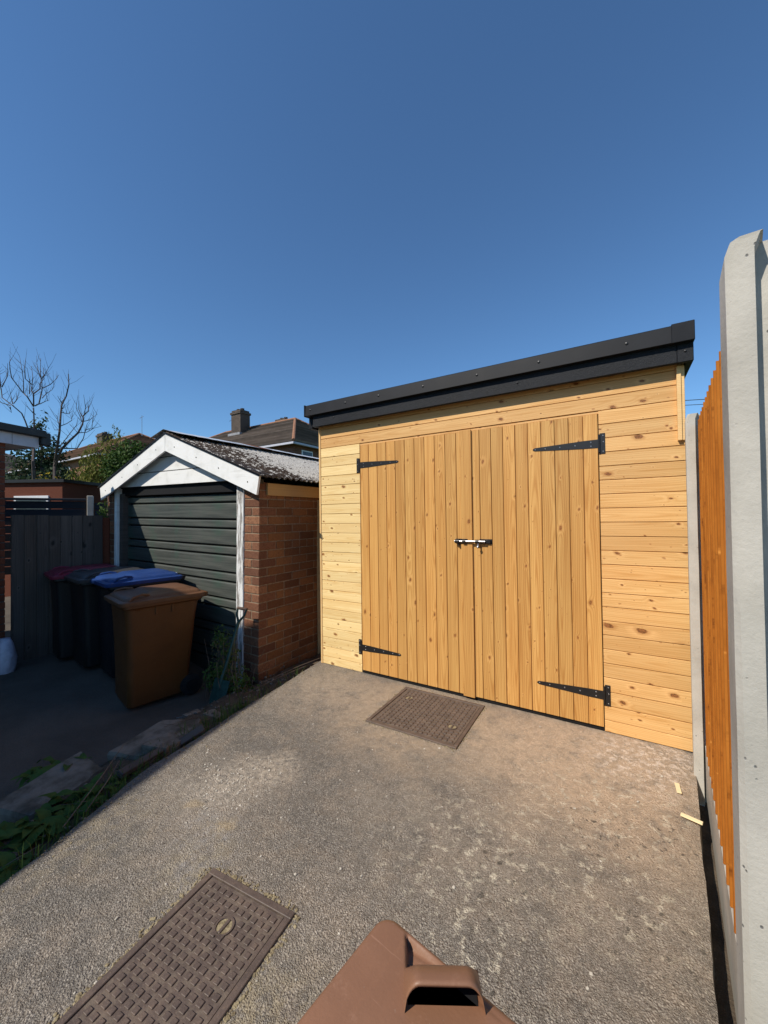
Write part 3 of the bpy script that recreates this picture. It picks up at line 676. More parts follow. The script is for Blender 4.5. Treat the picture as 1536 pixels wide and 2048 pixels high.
for c in range(-1, 25):
    zz = c*C0+C0/2+.005
    if c % 2 == 0:   # front stretcher, its end on the side wall
        bricko(wallo, 'brick_face', .215, .1025, H, (-.1075, .0512, zz)); y0 = .1125
    else:            # two headers on the front
        bricko(wallo, 'brick_face', .1025, .215, H, (-.0512, .1075, zz)); bricko(wallo, 'brick_face', .1025, .1025, H, (-.1637, .0512, zz)); y0 = .225
    y = y0
    while y < 1.15:
        hd = (c % 6 == 5); L = .1025 if hd else .215
        bricko(wallo, 'brick_side', .1025, L, H, (-.0512+rnd.uniform(-.0015, .001), y+L/2, zz)); y += L+.010
    if c > 4:
        if c % 2 == 0: bricko(wallo, 'brick_face', .19, .1025, H, (-GW+.095, .0512, zz))
        else: bricko(wallo, 'brick_face', .09, .1025, H, (-GW+.045, .0512, zz)); bricko(wallo, 'brick_face', .09, .1025, H, (-GW+.145, .0512, zz))
# jambs, lintel
mb = MB(); mb.bx(-.322, -.217, -.012, .09, -.05, 2.14, .004); mb.build('door_jamb', M['flaky'], gar)
mb = MB(); mb.bx(-2.855, -2.785, -.012, .09, -.05, 2.14, .004); mb.build('door_jamb', M['white'], gar)
mb = MB(); mb.bx(-2.785, -2.70, .02, .11, -.05, 2.06, .003); mb.build('door_frame', M['grey'], gar)
mb = MB(); mb.bx(-2.785, -.322, .05, .16, 2.03, 2.16, .003); mb.build('lintel_shade', M['black'], gar)  # coloured black to paint the shade in the recess below the gable
# up-and-over door of horizontal ribs
gd = empty('garage_door', (0, 0, 0)); gd.parent = gar
mb = MB(); mb.bx(-2.70, -.325, .118, .135, .02, 2.03); mb.build('backing', M['black'], gd)
z = 2.025; wide = False
while z > .1:
    h = .185 if wide else .098
    m = MB(); m.prism([(.118, -h+.004), (.092, -h+.010), (.088, -h+.016), (.088, -.022), (.094, -.014), (.112, -.010), (.118, -.010)], -2.70, -.325, 'x')
    m.build('slat', M['gdoor'], gd, loc=(0, 0, z)); z -= h; wide = not wide
hd = MB(); hd.bx(-1.62, -1.53, .078, .088, .985, 1.10, .003); hp = hd.build('handle_plate', M['upvc'], gd)
hd = MB(); hd.tube([(-1.575, .078, 1.05), (-1.575, .045, 1.05)], .008, 8); hd.box((-1.575, .04, 1.05), (.014, .014, .085), Matrix.Rotation(.45, 3, 'Y'), .003); hd.build('handle', M['iron'], hp)
# gable boards
TAN = .356
def rake(x): return 2.718 - abs(x-APX)*TAN   # roof line, local z
zb = 2.145; k = 0
while zb < 2.64:
    hh = .17; z1 = min(zb+hh-.012, 2.666)
    def half(zv): return max(.01, (2.676-zv)/TAN)
    a, b = half(zb), half(z1)
    m = MB(); x0, x1 = max(-2.86, APX-a), min(-.20, APX+a); x2, x3 = max(-2.86, APX-b), min(-.2, APX+b)
    m.prism([(x0, zb), (x1, zb), (x3, z1), (x2, z1)], .012+.004*k, .035, 'y')
    m.build('gable_board', M['white'], gar); zb += hh; k += 1
mb = MB(); mb.prism([(-2.95, 2.13), (-.06, 2.13), (-.06, 2.16), (APX, 2.666), (-2.95, 2.16)], .036, .08, 'y'); mb.build('gable_backing', M['black'], gar)
# barge boards
BH = .185
for s_, xe in ((1, .098), (-1, -3.09)):
    mt = rake(xe)
    p = [(APX+s_*.003, 2.718), (APX+s_*.003, 2.718-BH*1.06), (xe-s_*.035, mt-BH*.93), (xe, mt)]
    if s_ > 0: p.reverse()
    m = MB(); m.prism(p, -.088, -.066, 'y'); bb = m.build('barge_board', M['white'], gar)
    for t in (.12, .38, .62, .90):
        x = APX+(xe-APX)*t; m2 = MB(); m2.tube([(0, 0, 0), (0, -.002, 0)], .007, 8); m2.build('nail', M['iron'], bb, loc=(x, -.0885, rake(x)-BH*.55))
    p = [(APX, 2.720), (xe+s_*.01, mt+.002), (xe+s_*.01, mt+.022), (APX, 2.737)]
    if s_ < 0: p.reverse()
    m = MB(); m.prism(p, -.10, .05, 'y'); m.build('verge_strip', M['gutter'], gar)
    m = MB(); p = [(APX+s_*.02, 2.676), (APX+s_*.02, 2.636), (xe-s_*.05, rake(xe)-.06), (xe-s_*.05, rake(xe)-.02)]
    if s_ > 0: p.reverse()
    m.prism(p, -.064, .01, 'y'); m.build('soffit', M['gutter'], gar)
# wall plate along the side
mb = MB(); mb.bx(-.03, .022, .085, GL, 1.985, 2.105, .002); mb.build('wall_plate', M['tan'], gar)
# corrugated sheets
def corr(name, s_, y0, y1, zoff):
    m = MB(); slope = math.sqrt(1+TAN*TAN); ux = s_/slope; uz = -TAN/slope
    L = (1.640 if s_ > 0 else 1.64)*slope; per = .0762; ny = int((y1-y0)/per*8); nu = 10; vs = []
    for j in range(ny+1):
        y = y0+(y1-y0)*j/ny; hgt = .012*math.cos(2*PI*y/per)
        for i in range(nu+1):
            u = .02+(L-.02)*i/nu
            hh = hgt+zoff+.004*nz(u*3, y*3, s_)
            vs.append((APX+ux*u+TAN/slope*s_*hh, y, 2.733+uz*u+hh/slope))
    N_ = nu+1; fs = [(j*N_+i, j*N_+i+1, (j+1)*N_+i+1, (j+1)*N_+i) for j in range(ny) for i in range(nu)]
    nv = len(vs); vs2 = [(v[0], v[1], v[2]-.007) for v in vs]
    fs2 = [tuple(reversed([q+nv for q in f])) for f in fs]
    for j in range(ny):
        fs2.append((j*N_+nu, nv+j*N_+nu, nv+(j+1)*N_+nu, (j+1)*N_+nu))
    for i in range(nu): fs2.append((i, nv+i, nv+i+1, i+1))
    m.add(vs+vs2, fs+fs2); return m.build(name, M['asb'], gar, 'all', fix=False)
for s_ in (1, -1):
    y = -.10; k = 0
    while y < GL:
        corr('roof_sheet', s_, y, min(GL+.1, y+.99), .006+.0035*(k % 2)); y += .915; k += 1
# ridge capping lengths
y = -.11; k = 0
while y < GL:
    m = MB(); y1 = min(GL+.1, y+.93); wv = .27
    for s_ in (1, -1):
        vs = []; nn = 24
        for j in range(nn+1):
            yy = y+(y1-y)*j/nn
            for (a, e) in ((0, .0), (wv*.5, -wv*.5*TAN*.75), (wv, -wv*TAN*.75)):
                jag = .016*nz(yy*13, s_, 4) if a == wv else 0
                vs.append((APX+s_*(a+jag), yy, 2.768+e-jag*TAN+.003*nz(yy*9, a)+.003*(k % 2)))
        m.add(vs, [(j*3+i, j*3+i+1, (j+1)*3+i+1, (j+1)*3+i) for j in range(nn) for i in range(2)])
    m.build('ridge_cap', M['galv'], gar, 'all', fix=False)
    if k == 1:
        m = MB(); vs = []
        for (yy) in (.93, 1.15):
            for a in (0.005, wv+.01): vs.append((APX+a, yy+a*.5, 2.775-a*TAN*.75))
        m.add(vs, [(0, 1, 3, 2)]); m.build('rust_patch', M['rust'], gar, fix=False)
    y += .90; k += 1

# closing board between garage and shed
cb = MB(); cb.bx(-.40, -.02, .36, .385, -.1, 1.72, .003)
tag(cb.build('closing_board', M['tan']), 'tan board closing the gap between brick garage and shed', 'board')
# ------------------------------------------------------------------ boundary fence on the sunny side
FT = Vector((-.0857, -.9963, 0)); FN = Vector((-.9963, .0857, 0)); F0 = Vector((3.072, -.15, 0))
FROT = math.atan2(FT.y, FT.x)   # local x runs towards the near post, local -y faces away from the driveway
def post(s, ztop, label):
    o = empty('concrete_post', F0+FT*s+Vector((0, 0, -.4)), (0, 0, FROT), label=label, cat='fence post', group='concrete posts of the boundary fence')
    # profile in (along, towards driveway); local y = -FN
    half = .060; pr = [(-half, -.118), (half, -.118), (half, -.078), (half-.048, -.070), (half-.048, .002), (half, .008), (half, .042), (half-.008, .052),
                       (-half+.008, .052), (-half, .042), (-half, .008), (-half+.048, .002), (-half+.048, -.070), (-half, -.078)]
    H_ = ztop+.4; rings = []
    for zz, sh in [(0, 0)] + [(H_*k/24-.004*k, 0) for k in range(1, 24)] + [(H_-.030, 0), (H_-.008, .007), (H_-.002, .009), (H_, .013)]:
        ring = []
        for (a, b) in pr:
            j = .0012*nz(a*40+s*7, b*40, zz*6) if sh == 0 else .003*nz(a*60, b*60, zz*30)
            bb = b-sh*(1 if b > 0 else 0)
            ring.append(Vector((a+j, -(bb)-j, zz)))
        rings.append(ring)
    m = MB(); m.loft(rings); m.build('shaft', M['concpost'], o, True)
    return o
F0, FS = F0+FN*.012, F0
post(.055, 2.08, 'slim concrete fence post beside the corner of the shed')
F0 = FS
post(1.865, 2.055, 'tall pale concrete fence post standing nearest at the right edge')
pan = empty('fence_panel', F0+FT*.10, (0, 0, 0), label='orange stained feather edge fence panel between two concrete posts', cat='fence panel')
bw = .100; x = .0; L = 1.855
fm = MB(); fm.prism([(-.024, .0), (-.025, .004), (-.012, .128), (-.006, .128), (-.006, 0)], 0, L, 'x'); fmesh = fm.mesh('board', M['feather'])
phi = math.atan2(FN.x, -FN.y)
for k in range(17):
    p = FT*(.118+k*.1005)+FN*(-.012)
    o = inst('board', fmesh, pan, (p.x, p.y, .168+rnd.uniform(-.002, .002)), (0, -PI/2, phi+rnd.uniform(-.004, .004)))
for zz in (.45, 1.1, 1.8):
    m = MB(); m.box((0, 0, 0), (1.72, .035, .07), None, .003); c = FT*.87-FN*.035
    m.build('rail', M['feather'], pan, loc=(c.x, c.y, zz), rot=(0, 0, FROT))
gb = MB(); gb.box((0, 0, 0), (1.76, .045, .30), None, .004); c = F0+FT*.96-FN*.012
tag(gb.build('gravel_board', M['concpost'], loc=(c.x, c.y, .015), rot=(0, 0, FROT)), 'long concrete gravel board under the orange fence panel', 'gravel board')

# ------------------------------------------------------------------ wheeled bins
def ring_wall(m, rings): m.loft(rings, cap=True)
def wheelie(name, label, loc, rz, body, lid, zs=1.0, special=None, group='wheeled bins'):
    b = empty(name, loc, (0, 0, rz), label=label, cat='bin', group=group); b.scale = (1, 1, zs)
    m = MB()
    m.loft([rrect(.455, .50, .05, .035, 0, -.045), rrect(.48, .525, .055, .05, 0, -.04), rrect(.495, .545, .055, .30, 0, -.03), rrect(.515, .575, .055, .55, 0, -.02),
            rrect(.53, .61, .055, .80, 0, -.012), rrect(.55, .645, .05, .955, 0, -.005)])
    bd = m.build('body', M[body], b, True)
    m = MB()   # deep pressed grooves under the rim
    for sx in (-1, 1):
        for yy in (-.08, .06): m.bx(sx*.270, sx*.281, yy-.010, yy+.010, .86, .96, .003)
        m.box((sx*.262, -.23, .915), (.02, .04, .09), Matrix.Rotation(.3*sx, 3, 'Y'), .003)
    m.build('rim_rib', M[body], bd)
    m = MB(); m.loft([rrect(.575, .675, .05, .935), rrect(.60, .70, .05, .95), rrect(.60, .70, .05, .985), rrect(.585, .69, .05, .995)]); m.build('rim', M[body], b, True)
    if special is None:
        lo = empty('lid', (0, 0, 0)); lo.parent = b
        m = MB()
        m.loft([rrect(.615, .735, .045, .972, 0, -.005), rrect(.622, .742, .045, .985, 0, -.005), rrect(.622, .742, .045, 1.006, 0, -.005), rrect(.605, .72, .045, 1.014, 0, -.005),
                rrect(.57, .68, .05, 1.017, 0, -.002), rrect(.545, .655, .05, 1.036, 0, 0), rrect(.50, .60, .06, 1.047, 0, .01), rrect(.46, .42, .05, 1.050, 0, .06), rrect(.42, .38, .06, 1.066, 0, .07), rrect(.32, .28, .06, 1.072, 0, .07)])
        m.build('lid_shell', M[lid], lo, True)
        for sx in (-1, 1):   # the two grips near the front corners
            m = MB(); m.tube([(sx*.28, -.30, 1.02), (sx*.285, -.27, 1.05), (sx*.27, -.20, 1.062), (sx*.255, -.14, 1.05), (sx*.25, -.12, 1.02)], [.012, .012, .011, .012, .012], 8)
            m.build('grip', M[lid], lo, True)
    else: special(b)
    m = MB()   # rear bar handle and hinge brackets
    for sx in (-.24, 0, .24): m.bx(sx-.02, sx+.02, .33, .40, .955, 1.0, .005)
    m.build('hinge_bracket', M[body], b)
    m = MB(); m.tube([(-.25, .395, .985), (.25, .395, .985)], .016, 10); m.build('handle_bar', M[body], b, True)
    m = MB(); m.tube([(-.27, .235, .10), (.27, .235, .10)], .011, 8); m.build('axle', M['screw'], b, True)
    tm = MB(); tm.tube([(-.022, 0, 0), (-.018, 0, 0), (-.018, 0, 0), (.018, 0, 0), (.018, 0, 0), (.022, 0, 0)], [.085, .098, .100, .100, .098, .085], 28); tmesh = tm.mesh('wheel', M['rubber'], True)
    hm = MB(); hm.tube([(-.026, 0, 0), (.026, 0, 0)], [.058, .058], 20); hm.tube([(-.03, 0, 0), (.03, 0, 0)], .02, 12); hmesh = hm.mesh('hub', M['black'], True)
    for sx in (-.255, .255):
        wo = inst('wheel', tmesh, b, (sx, .235, .10)); inst('hub', hmesh, wo)
    return b
wheelie('wheeled_bin', 'amber brown wheeled bin standing in front of the other three bins', (-1.32, -1.0, -.24), -.187, 'p_amber', 'p_brown')
wheelie('wheeled_bin', 'wheeled bin with a bright blue lid behind the brown bin', (-1.94, -.87, -.135), -.15, 'p_navy', 'p_blue')
wheelie('wheeled_bin', 'black wheeled bin with a dark grey lid between blue and maroon lids', (-2.52, -.90, -.135), -.12, 'p_black', 'p_grey')
wheelie('wheeled_bin', 'black wheeled bin with a maroon lid beside the grey wooden gate', (-3.07, -.93, -.13), -.2, 'p_black', 'p_maroon')
# the bin right under the camera: its lid seen in detail
def near_lid(b):
    lo = empty('lid', (0, 0, 0)); lo.parent = b
    O = (.0604, .0346); ax = (.787, -.617); aq = (-.617, -.787)
    LW, LD = .622, .742
    def frange(a, bb, s_):
        n_ = int(round((bb-a)/s_)); return [a+(bb-a)*i/n_ for i in range(n_)]
    US = frange(0, .22, .0022)+frange(.22, LW, .02)+[LW]; VS = frange(0, .2, .0022)+frange(.2, LD, .02)+[LD]
    def sm(a, e0, e1):
        t = max(0, min(1, (a-e0)/(e1-e0))); return t*t*(3-2*t)
    def hgt(u, v):
        d = min(u, v, LW-u, LD-v); h = 0
        if d < .010: h -= .010*(1-math.sqrt(max(0, 1-(1-d/.010)**2)))
        h += .0012*sm(min(u, LW-u), .040, .044)*sm(v, .012, .016)
        du, dv = u-O[0], v-O[1]; p = du*ax[0]+dv*ax[1]; q = du*aq[0]+dv*aq[1]
        m_ = sm(p, -.001, .002)*sm(q, -.004, .000)*sm(v, .0055, .0095)
        h -= .013*m_*max(0, 1-p/.062)**1.3
        return h
    vs = []
    R_ = .022
    for v in VS:
        for u in US:
            uu, vv = u, v
            cu = R_ if u < R_ else (LW-R_ if u > LW-R_ else None); cv = R_ if v < R_ else (LD-R_ if v > LD-R_ else None)
            if cu is not None and cv is not None:
                dx, dy = (u-cu)/R_, (v-cv)/R_; mx = max(abs(dx), abs(dy)); ln = math.hypot(dx, dy)
                if ln > 1e-6: uu = cu+dx/ln*mx*R_; vv = cv+dy/ln*mx*R_
            vs.append((LW/2-uu, -LD/2+vv, 1.0+hgt(u, v)))
    nu, nv = len(US), len(VS)
    fs = [(j*nu+i, j*nu+i+1, (j+1)*nu+i+1, (j+1)*nu+i) for j in range(nv-1) for i in range(nu-1)]
    per = [i for i in range(nu)]+[j*nu+nu-1 for j in range(1, nv)]+[(nv-1)*nu+i for i in range(nu-2, -1, -1)]+[j*nu for j in range(nv-2, 0, -1)]
    bs = len(vs); vs += [(vs[i][0], vs[i][1], .958) for i in per]; k_ = len(per)
    fs += [(per[i], per[(i+1) % k_], bs+(i+1) % k_, bs+i) for i in range(k_)]
    m = MB(); m.add(vs, fs); m.build('lid_shell', M['p_brownlid'], lo, 'all')
    # hooded grip: section swept along the diagonal axis, open towards the holder
    m = MB(); Wd = .082; N_ = 28; th = .0032
    def P(p, q, z):
        u = O[0]+p*ax[0]+q*aq[0]; v = O[1]+p*ax[1]+q*aq[1]; return Vector((LW/2-u, -LD/2+v, 1.0+z))
    def prof(t):   # t 0..1 back to lip -> (q, height)
        return (-.001-.040*t, .031*math.sin(min(1, t*1.12)*PI/2)**.8)
    for (inset) in (0, th):
        vs = []
        for i in range(N_+1):
            p = -.004+Wd*i/N_; e = min(i, N_-i)/N_*Wd; rr = .017
            k = math.sqrt(max(0, 1-(1-min(1, e/rr))**2))
            for j in range(11):
                q, z = prof(j/10); vs.append(P(p, q, max(-.004, z*k-inset*1.0)))
        f_ = [(i*11+j, i*11+j+1, (i+1)*11+j+1, (i+1)*11+j) for i in range(N_) for j in range(10)]
        if inset == 0: vtop = vs; m.add(vs, f_)
        else:
            m.add(vs, [tuple(reversed(f)) for f in f_])
            nb = (N_+1)*11
            m.f += [(i*11+10, nb+i*11+10, nb+(i+1)*11+10, (i+1)*11+10) for i in range(N_)]
    m.build('grip', M['p_brownlid'], lo, 'all', fix=False)
    # flat black sheet painting in the shade below the hood
    m = MB(); a, e = P(0, -.002, .0012), P(Wd-.010, -.002, .0012); f2, g2 = P(Wd-.010, -.034, .0012), P(0, -.034, .0012)
    m.add([a, e, f2, g2], [(0, 1, 2, 3)]); m.build('grip_shade', M['black'], lo)
rz = PI-.1449
cx, cy = 2.4029, -2.6808
e_ = Vector((math.cos(-.1449), math.sin(-.1449), 0)); f_ = Vector((math.sin(-.1449), -math.cos(-.1449), 0))
cc = Vector((cx, cy, 0))+e_*.311+f_*.371+Vector((-.523, .852, 0))*.012
wheelie('wheeled_bin', 'brown wheeled bin whose lid corner and grip show close to the camera', (cc.x, cc.y, 0), rz, 'p_brown', 'p_brownlid', 1.0, near_lid)

# ------------------------------------------------------------------ drain covers
def cover(name, label, loc, rz, wx, wy, nx, ny, holes, joined):
    o = empty(name, loc, (0, 0, rz), label=label, cat='manhole cover', group='cast iron drain covers')
    m = MB(); t = .026; m.bx(0, wx, 0, t, -.03, .008, .002); m.bx(0, wx, wy-t, wy, -.03, .008, .002); m.bx(0, t, t, wy-t, -.03, .0078, .002); m.bx(wx-t, wx, t, wy-t, -.03, .0078, .002)
    m.build('frame', M['cast'], o)
    m = MB(); m.bx(t+.004, wx-t-.004, t+.004, wy-t-.004, -.03, .0035); lidp = m.build('plate', M['cast'], o)
    x0, y0 = t+.014, t+.014; px, py = (wx-2*x0)/nx, (wy-2*y0)/ny
    tm = MB(); tm.box((0, 0, 0), (px*.62, py*.62, .010), None, .0016); tmesh = tm.mesh('tread', M['cast'])
    jm = MB()
    for i in range(nx):
        for j in range(ny):
            x = x0+(i+.5)*px; y = y0+(j+.5)*py
            if any((x-hx)**2+(y-hy)**2 < .036**2 for hx, hy in holes): continue
            if joined: jm.box((x, y, .0034), (px*.62, py*.62, .010), None, .0016)
            else: inst('tread', tmesh, lidp, (x, y, .0030+rnd.uniform(-.0004, .0004)))
    if joined: tag(jm.build('treads', M['cast'], lidp), kind='stuff')
    for hx, hy in holes:
        m = MB(); rings = []
        for r_, z_ in ((.036, .0036), (.036, .0085), (.030, .0085), (.028, .0036)): rings.append([Vector((hx+r_*math.cos(a*PI/12), hy+r_*math.sin(a*PI/12), z_)) for a in range(24)])
        m.loft(rings, cap=False); kr = m.build('lifting_ring', M['cast'], lidp)
        m = MB(); m.tube([(hx, hy, .0036), (hx, hy, .0046)], .028, 20); m.build('keyhole_fill', M['drymoss'], kr)
        m = MB(); m.box((hx, hy, .006), (.012, .052, .006), None, .002); m.build('key_bar', M['cast'], kr)
cover('manhole_cover', 'rusty brown square manhole cover close to the shed doors', (1.035, -.742, .002), .012, .70, .645, 17, 15, ((.12, .47), (.585, .23)), True)
cover('manhole_cover', 'rusty brown oblong manhole cover near the foreground bin lid', (1.21, -2.715, .002), .095, .44, .655, 11, 18, ((.235, .505), (.20, .13)), False)
# packed dry moss round the near cover and the far one
def grains(name, label, spots, mat, smin, smax, cat='debris', zf=None):
    m = MB()
    for (x, y) in spots:
        s_ = rnd.uniform(smin, smax); a = rnd.uniform(0, PI)
        z_ = (zf(x, y) if zf else 0)
        m.box((x, y, z_+s_*.15), (s_*rnd.uniform(.7, 1.5), s_, s_*rnd.uniform(.4, .8)), Matrix.Rotation(a, 3, 'Z') @ Matrix.Rotation(rnd.uniform(-.5, .5), 3, 'X'), s_*.18)
    return tag(m.build(name, M[mat]), label, cat, kind='stuff')
def around(loc, rz, wx, wy, n_, spread):
    r = Matrix.Rotation(rz, 2); pts = []
    for _ in range(n_):
        s_ = rnd.random()*2*(wx+wy); g_ = -abs(rnd.gauss(0, spread))
        if s_ < wx: p = (s_, g_)
        elif s_ < wx+wy: p = (wx-g_, s_-wx)
        elif s_ < 2*wx+wy: p = (s_-wx-wy, wy-g_)
        else: p = (g_, s_-2*wx-wy)
        q = r @ Vector(p); pts.append((loc[0]+q.x, loc[1]+q.y))
    return pts
grains('dry_moss', 'dry straw coloured moss packed round the near manhole cover', around((1.21, -2.715), .095, .44, .655, 620, .014), 'drymoss', .004, .011)
grains('moss_crumbs', 'dry crumbs lodged round the manhole cover by the doors', around((1.035, -.742), .012, .70, .645, 260, .010), 'drymoss', .004, .009)
pts = [(rnd.uniform(.3, 2.9), rnd.uniform(-2.7, -.05)) for _ in range(110)] + [(.72+rnd.gauss(0, .15), -1.66+rnd.gauss(0, .12)) for _ in range(140)] + [(1.3+rnd.gauss(0, .2), -2.3+rnd.gauss(0, .25)) for _ in range(40)]
pts = [p for p in pts if p[0] > xl(p[1])+.03 and p[0] < xr(p[1])-.03]
grains('pebbles', 'small pale loose stones scattered over the driveway', pts, 'stone', .003, .011)
pts = [(xl(y)+abs(rnd.gauss(0, .07))+.01, y) for y in [rnd.uniform(-2.7, -.1) for _ in range(260)]]
grains('edge_grit', 'sandy grit gathered along the shaded driveway edge', pts, 'drymoss', .003, .008)
# offcuts
def offcut(label, x, y, rz, L_, w_, t_=.006, mat='offcut'):
    m = MB(); m.box((0, 0, t_/2+.003), (L_, w_, t_), None, .001)
    tag(m.build('wood_offcut', M[mat], loc=(x, y, .004), rot=(0, 0, rz)), label, 'offcut', 'timber offcuts left on the driveway')
offcut('smaller pale offcut lying closer to the shed corner', 2.903, -.47, 1.6, .085, .022)
offcut('pale offcut lying beside the trench, nearer the tall post', 2.932, -.70, -.25, .085, .024)

# ------------------------------------------------------------------ rubble, spade, weeds along the driveway edge
def flag(name, label, poly, z0, z1, mat='flag', tilt=(0, 0), cat='stone', group='broken stones on the soil strip'):
    cx = sum(p[0] for p in poly)/len(poly); cy = sum(p[1] for p in poly)/len(poly)
    pts = []
    n_ = len(poly)
    for i in range(n_):
        a, b = Vector(poly[i]), Vector(poly[(i+1) % n_])
        for t in (0, .35, .7):
            p = a.lerp(b, t); pts.append((p.x-cx+rnd.uniform(-.008, .008), p.y-cy+rnd.uniform(-.008, .008)))
    H_ = z1-z0
    def ring(k, z): return [Vector((p[0]*k, p[1]*k, z+.004*nz(p[0]*30, p[1]*30, z))) for p in pts]
    m = MB(); m.loft([ring(.97, 0), ring(1, H_*.2), ring(1, H_*.8), ring(.965, H_), ring(.5, H_+.003)])
    tag(m.build(name, M[mat], loc=(cx, cy, z0), rot=(tilt[0], tilt[1], 0)), label, cat, group)
flag('broken_flagstone', 'largest broken flagstone on the soil beside the brown bin', [(-.285, -1.86), (-.06, -1.78), (.00, -1.36), (-.12, -1.30), (-.36, -1.46)], -.13, -.035, tilt=(.03, .04))
flag('broken_flagstone', 'smaller broken flagstone lying against the driveway edge', [(-.09, -1.75), (.08, -1.68), (.07, -1.56), (-.10, -1.56)], -.08, .0, tilt=(-.05, .05))
flag('flat_slab', 'flat dirty slab between the two leafy weeds', [(-.36, -2.42), (-.50, -1.93), (-.10, -1.93), (.10, -2.25)], -.19, -.07, 'flag', (.02, .05))
flag('rubble_lump', 'pale lump of rubble at the foot of the brown bin', [(-.42, -1.27), (-.30, -1.27), (-.28, -1.16), (-.40, -1.15)], -.19, -.085)
flag('rubble_lump', 'long stone lump between the spade and the flagstone', [(-.22, -1.22), (-.04, -1.22), (-.04, -1.14), (-.20, -1.13)], -.12, -.045)
m = MB(); m.box((0, 0, 0), (.46, .05, .035), None, .004)
tag(m.build('edging_timber', M['grey'], loc=(.055, -1.73, -.02), rot=(.25, .03, 1.72)), 'weathered timber strip lying along the driveway edge', 'timber')
m = MB(); m.box((0, 0, 0), (.16, .05, .03), None, .004)
tag(m.build('timber_chunk', M['grey'], loc=(.09, -1.50, .0), rot=(.5, -.35, 1.2)), 'short tilted timber chunk on the driveway edge', 'timber')
tag(MB().tube([(-.62, -1.20, -.2), (-.35, -1.10, -.14), (-.1, -.98, -.10)], .006, 6).build('metal_rod', M['screw']), 'thin metal rod lying by the spade blade', 'rod')
# spade
sp = empty('garden_spade', (-.474, -.958, -.235), label='dark green spade leaning on the brick pier of the garage', cat='spade')
A = Vector((0, 0, 0)); B = Vector((-.005, .335, .885)); dv = (B-A).normalized(); sv = Vector((1, .10, 0)).normalized(); sv = (sv-dv*sv.dot(dv)).normalized(); nvv = sv.cross(dv)
m = MB(); rows = []
for i in range(9):
    t = i/8; zz = .29*t
    wv = .088+.008*t
    rows.append([A+dv*zz+sv*(wv*s_)+nvv*(.012*(1-s_*s_)-(0.006*(1-t))) for s_ in [-1, -.75, -.5, -.25, 0, .25, .5, .75, 1]])
vs = [v for r in rows for v in r]; k = len(vs); vs += [v-nvv*.004 for v in vs]
fs = [(j*9+i, j*9+i+1, (j+1)*9+i+1, (j+1)*9+i) for j in range(8) for i in range(8)]; fs += [tuple(reversed([q+k for q in f])) for f in fs]
fs += [(8*9+i, 8*9+i+1, k+8*9+i+1, k+8*9+i) for i in range(8)]+[(j*9, (j+1)*9, k+(j+1)*9, k+j*9) for j in range(8)]+[(j*9+8, k+j*9+8, k+(j+1)*9+8, (j+1)*9+8) for j in range(8)]
m.add(vs, fs); m.build('blade', M['spadegreen'], sp, True)
m = MB(); m.tube([A+dv*.20+nvv*.012, A+dv*.30+nvv*.01, A+dv*.40, A+dv*.80], [.010, .017, .016, .0155], 10); m.build('shaft', M['spadegreen'], sp, True)
m = MB(); T0 = A+dv*.80; T1 = A+dv*.93
m.tube([T0, T0+dv*.03+sv*.02, T0+dv*.07+sv*.05, T1+sv*.058], [.014, .011, .010, .010], 8); m.tube([T0, T0+dv*.03-sv*.02, T0+dv*.07-sv*.05, T1-sv*.058], [.014, .011, .010, .010], 8); m.build('yoke', M['spadegreen'], sp, True)
m = MB(); m.tube([T1-sv*.062, T1, T1+sv*.062], [.013, .015, .013], 10); m.build('grip', M['spadewood'], sp, True)
# weeds with broad leaves
def leaf_mesh(L_, w_, curl, mat, seg=6, wave=.15):
    m = MB(); vs = []
    for i in range(seg+1):
        t = i/seg; ww = w_*math.sin(PI*min(1, t*.92+.08))**.7*(1-.25*t)
        if i == seg: ww = .002
        a = curl*t; y = L_*math.sin(a)/curl if curl else L_*t; zz = -L_*(1-math.cos(a))/curl if curl else 0
        for s_ in (-1, 0, 1): vs.append((s_*ww/2, y, zz+abs(s_)*ww*.22+wave*ww*math.sin(i*2.4+s_)))
    m.add(vs, [(i*3+j, i*3+j+1, (i+1)*3+j+1, (i+1)*3+j) for i in range(seg) for j in range(2)])
    return m.mesh('leaf', M[mat], 'all', False)
LM = [leaf_mesh(.20, .075, 1.3, 'lf_weed'), leaf_mesh(.15, .06, 1.0, 'lf_weed'), leaf_mesh(.24, .08, 1.7, 'lf_weed'), leaf_mesh(.10, .045, .8, 'lf_weed')]
def weed(label, x, y, z, n_, sc_, spread=.05):
    o = empty('leafy_weed', (x, y, z), label=label, cat='weed', group='leafy weeds on the soil strip')
    for k in range(n_):
        a = k*2.4+rnd.uniform(-.4, .4); el = rnd.uniform(.35, 1.25); s_ = sc_*rnd.uniform(.7, 1.2)
        rr = spread*math.sqrt(rnd.random()); aa = rnd.uniform(0, 2*PI)
        inst('leaf', LM[k % 4], o, (rr*math.cos(aa), rr*math.sin(aa), 0), (el, rnd.uniform(-.3, .3), a), (s_, s_, s_))
    return o
weed('largest dark leafy weed at the bottom left edge of the driveway', .16, -2.50, -.07, 60, .85, .18)
weed('leafy weed behind the largest one, nearer the flat slab', .10, -2.25, -.07, 44, .72, .16)
weed('trailing leafy weed along the driveway edge by the timber strip', .16, -2.08, -.04, 24, .55, .13)
weed('leafy weed growing on the shaded yard left of the flat slab', -.47, -2.08, -.12, 40, .68, .15)
weed('low leafy weed between the flat slab and the largest flagstone', .03, -1.93, -.06, 16, .38, .09)
weed('leafy weed at the foot of the spade blade', -.30, -1.02, -.14, 18, .35, .10)
weed('tiny bright green weed on the driveway edge below the garage corner', .00, -.99, -.045, 9, .32, .02)
weed('small weed sprouting at the front corner of the brown bin', -.36, -1.47, -.10, 7, .4, .03)
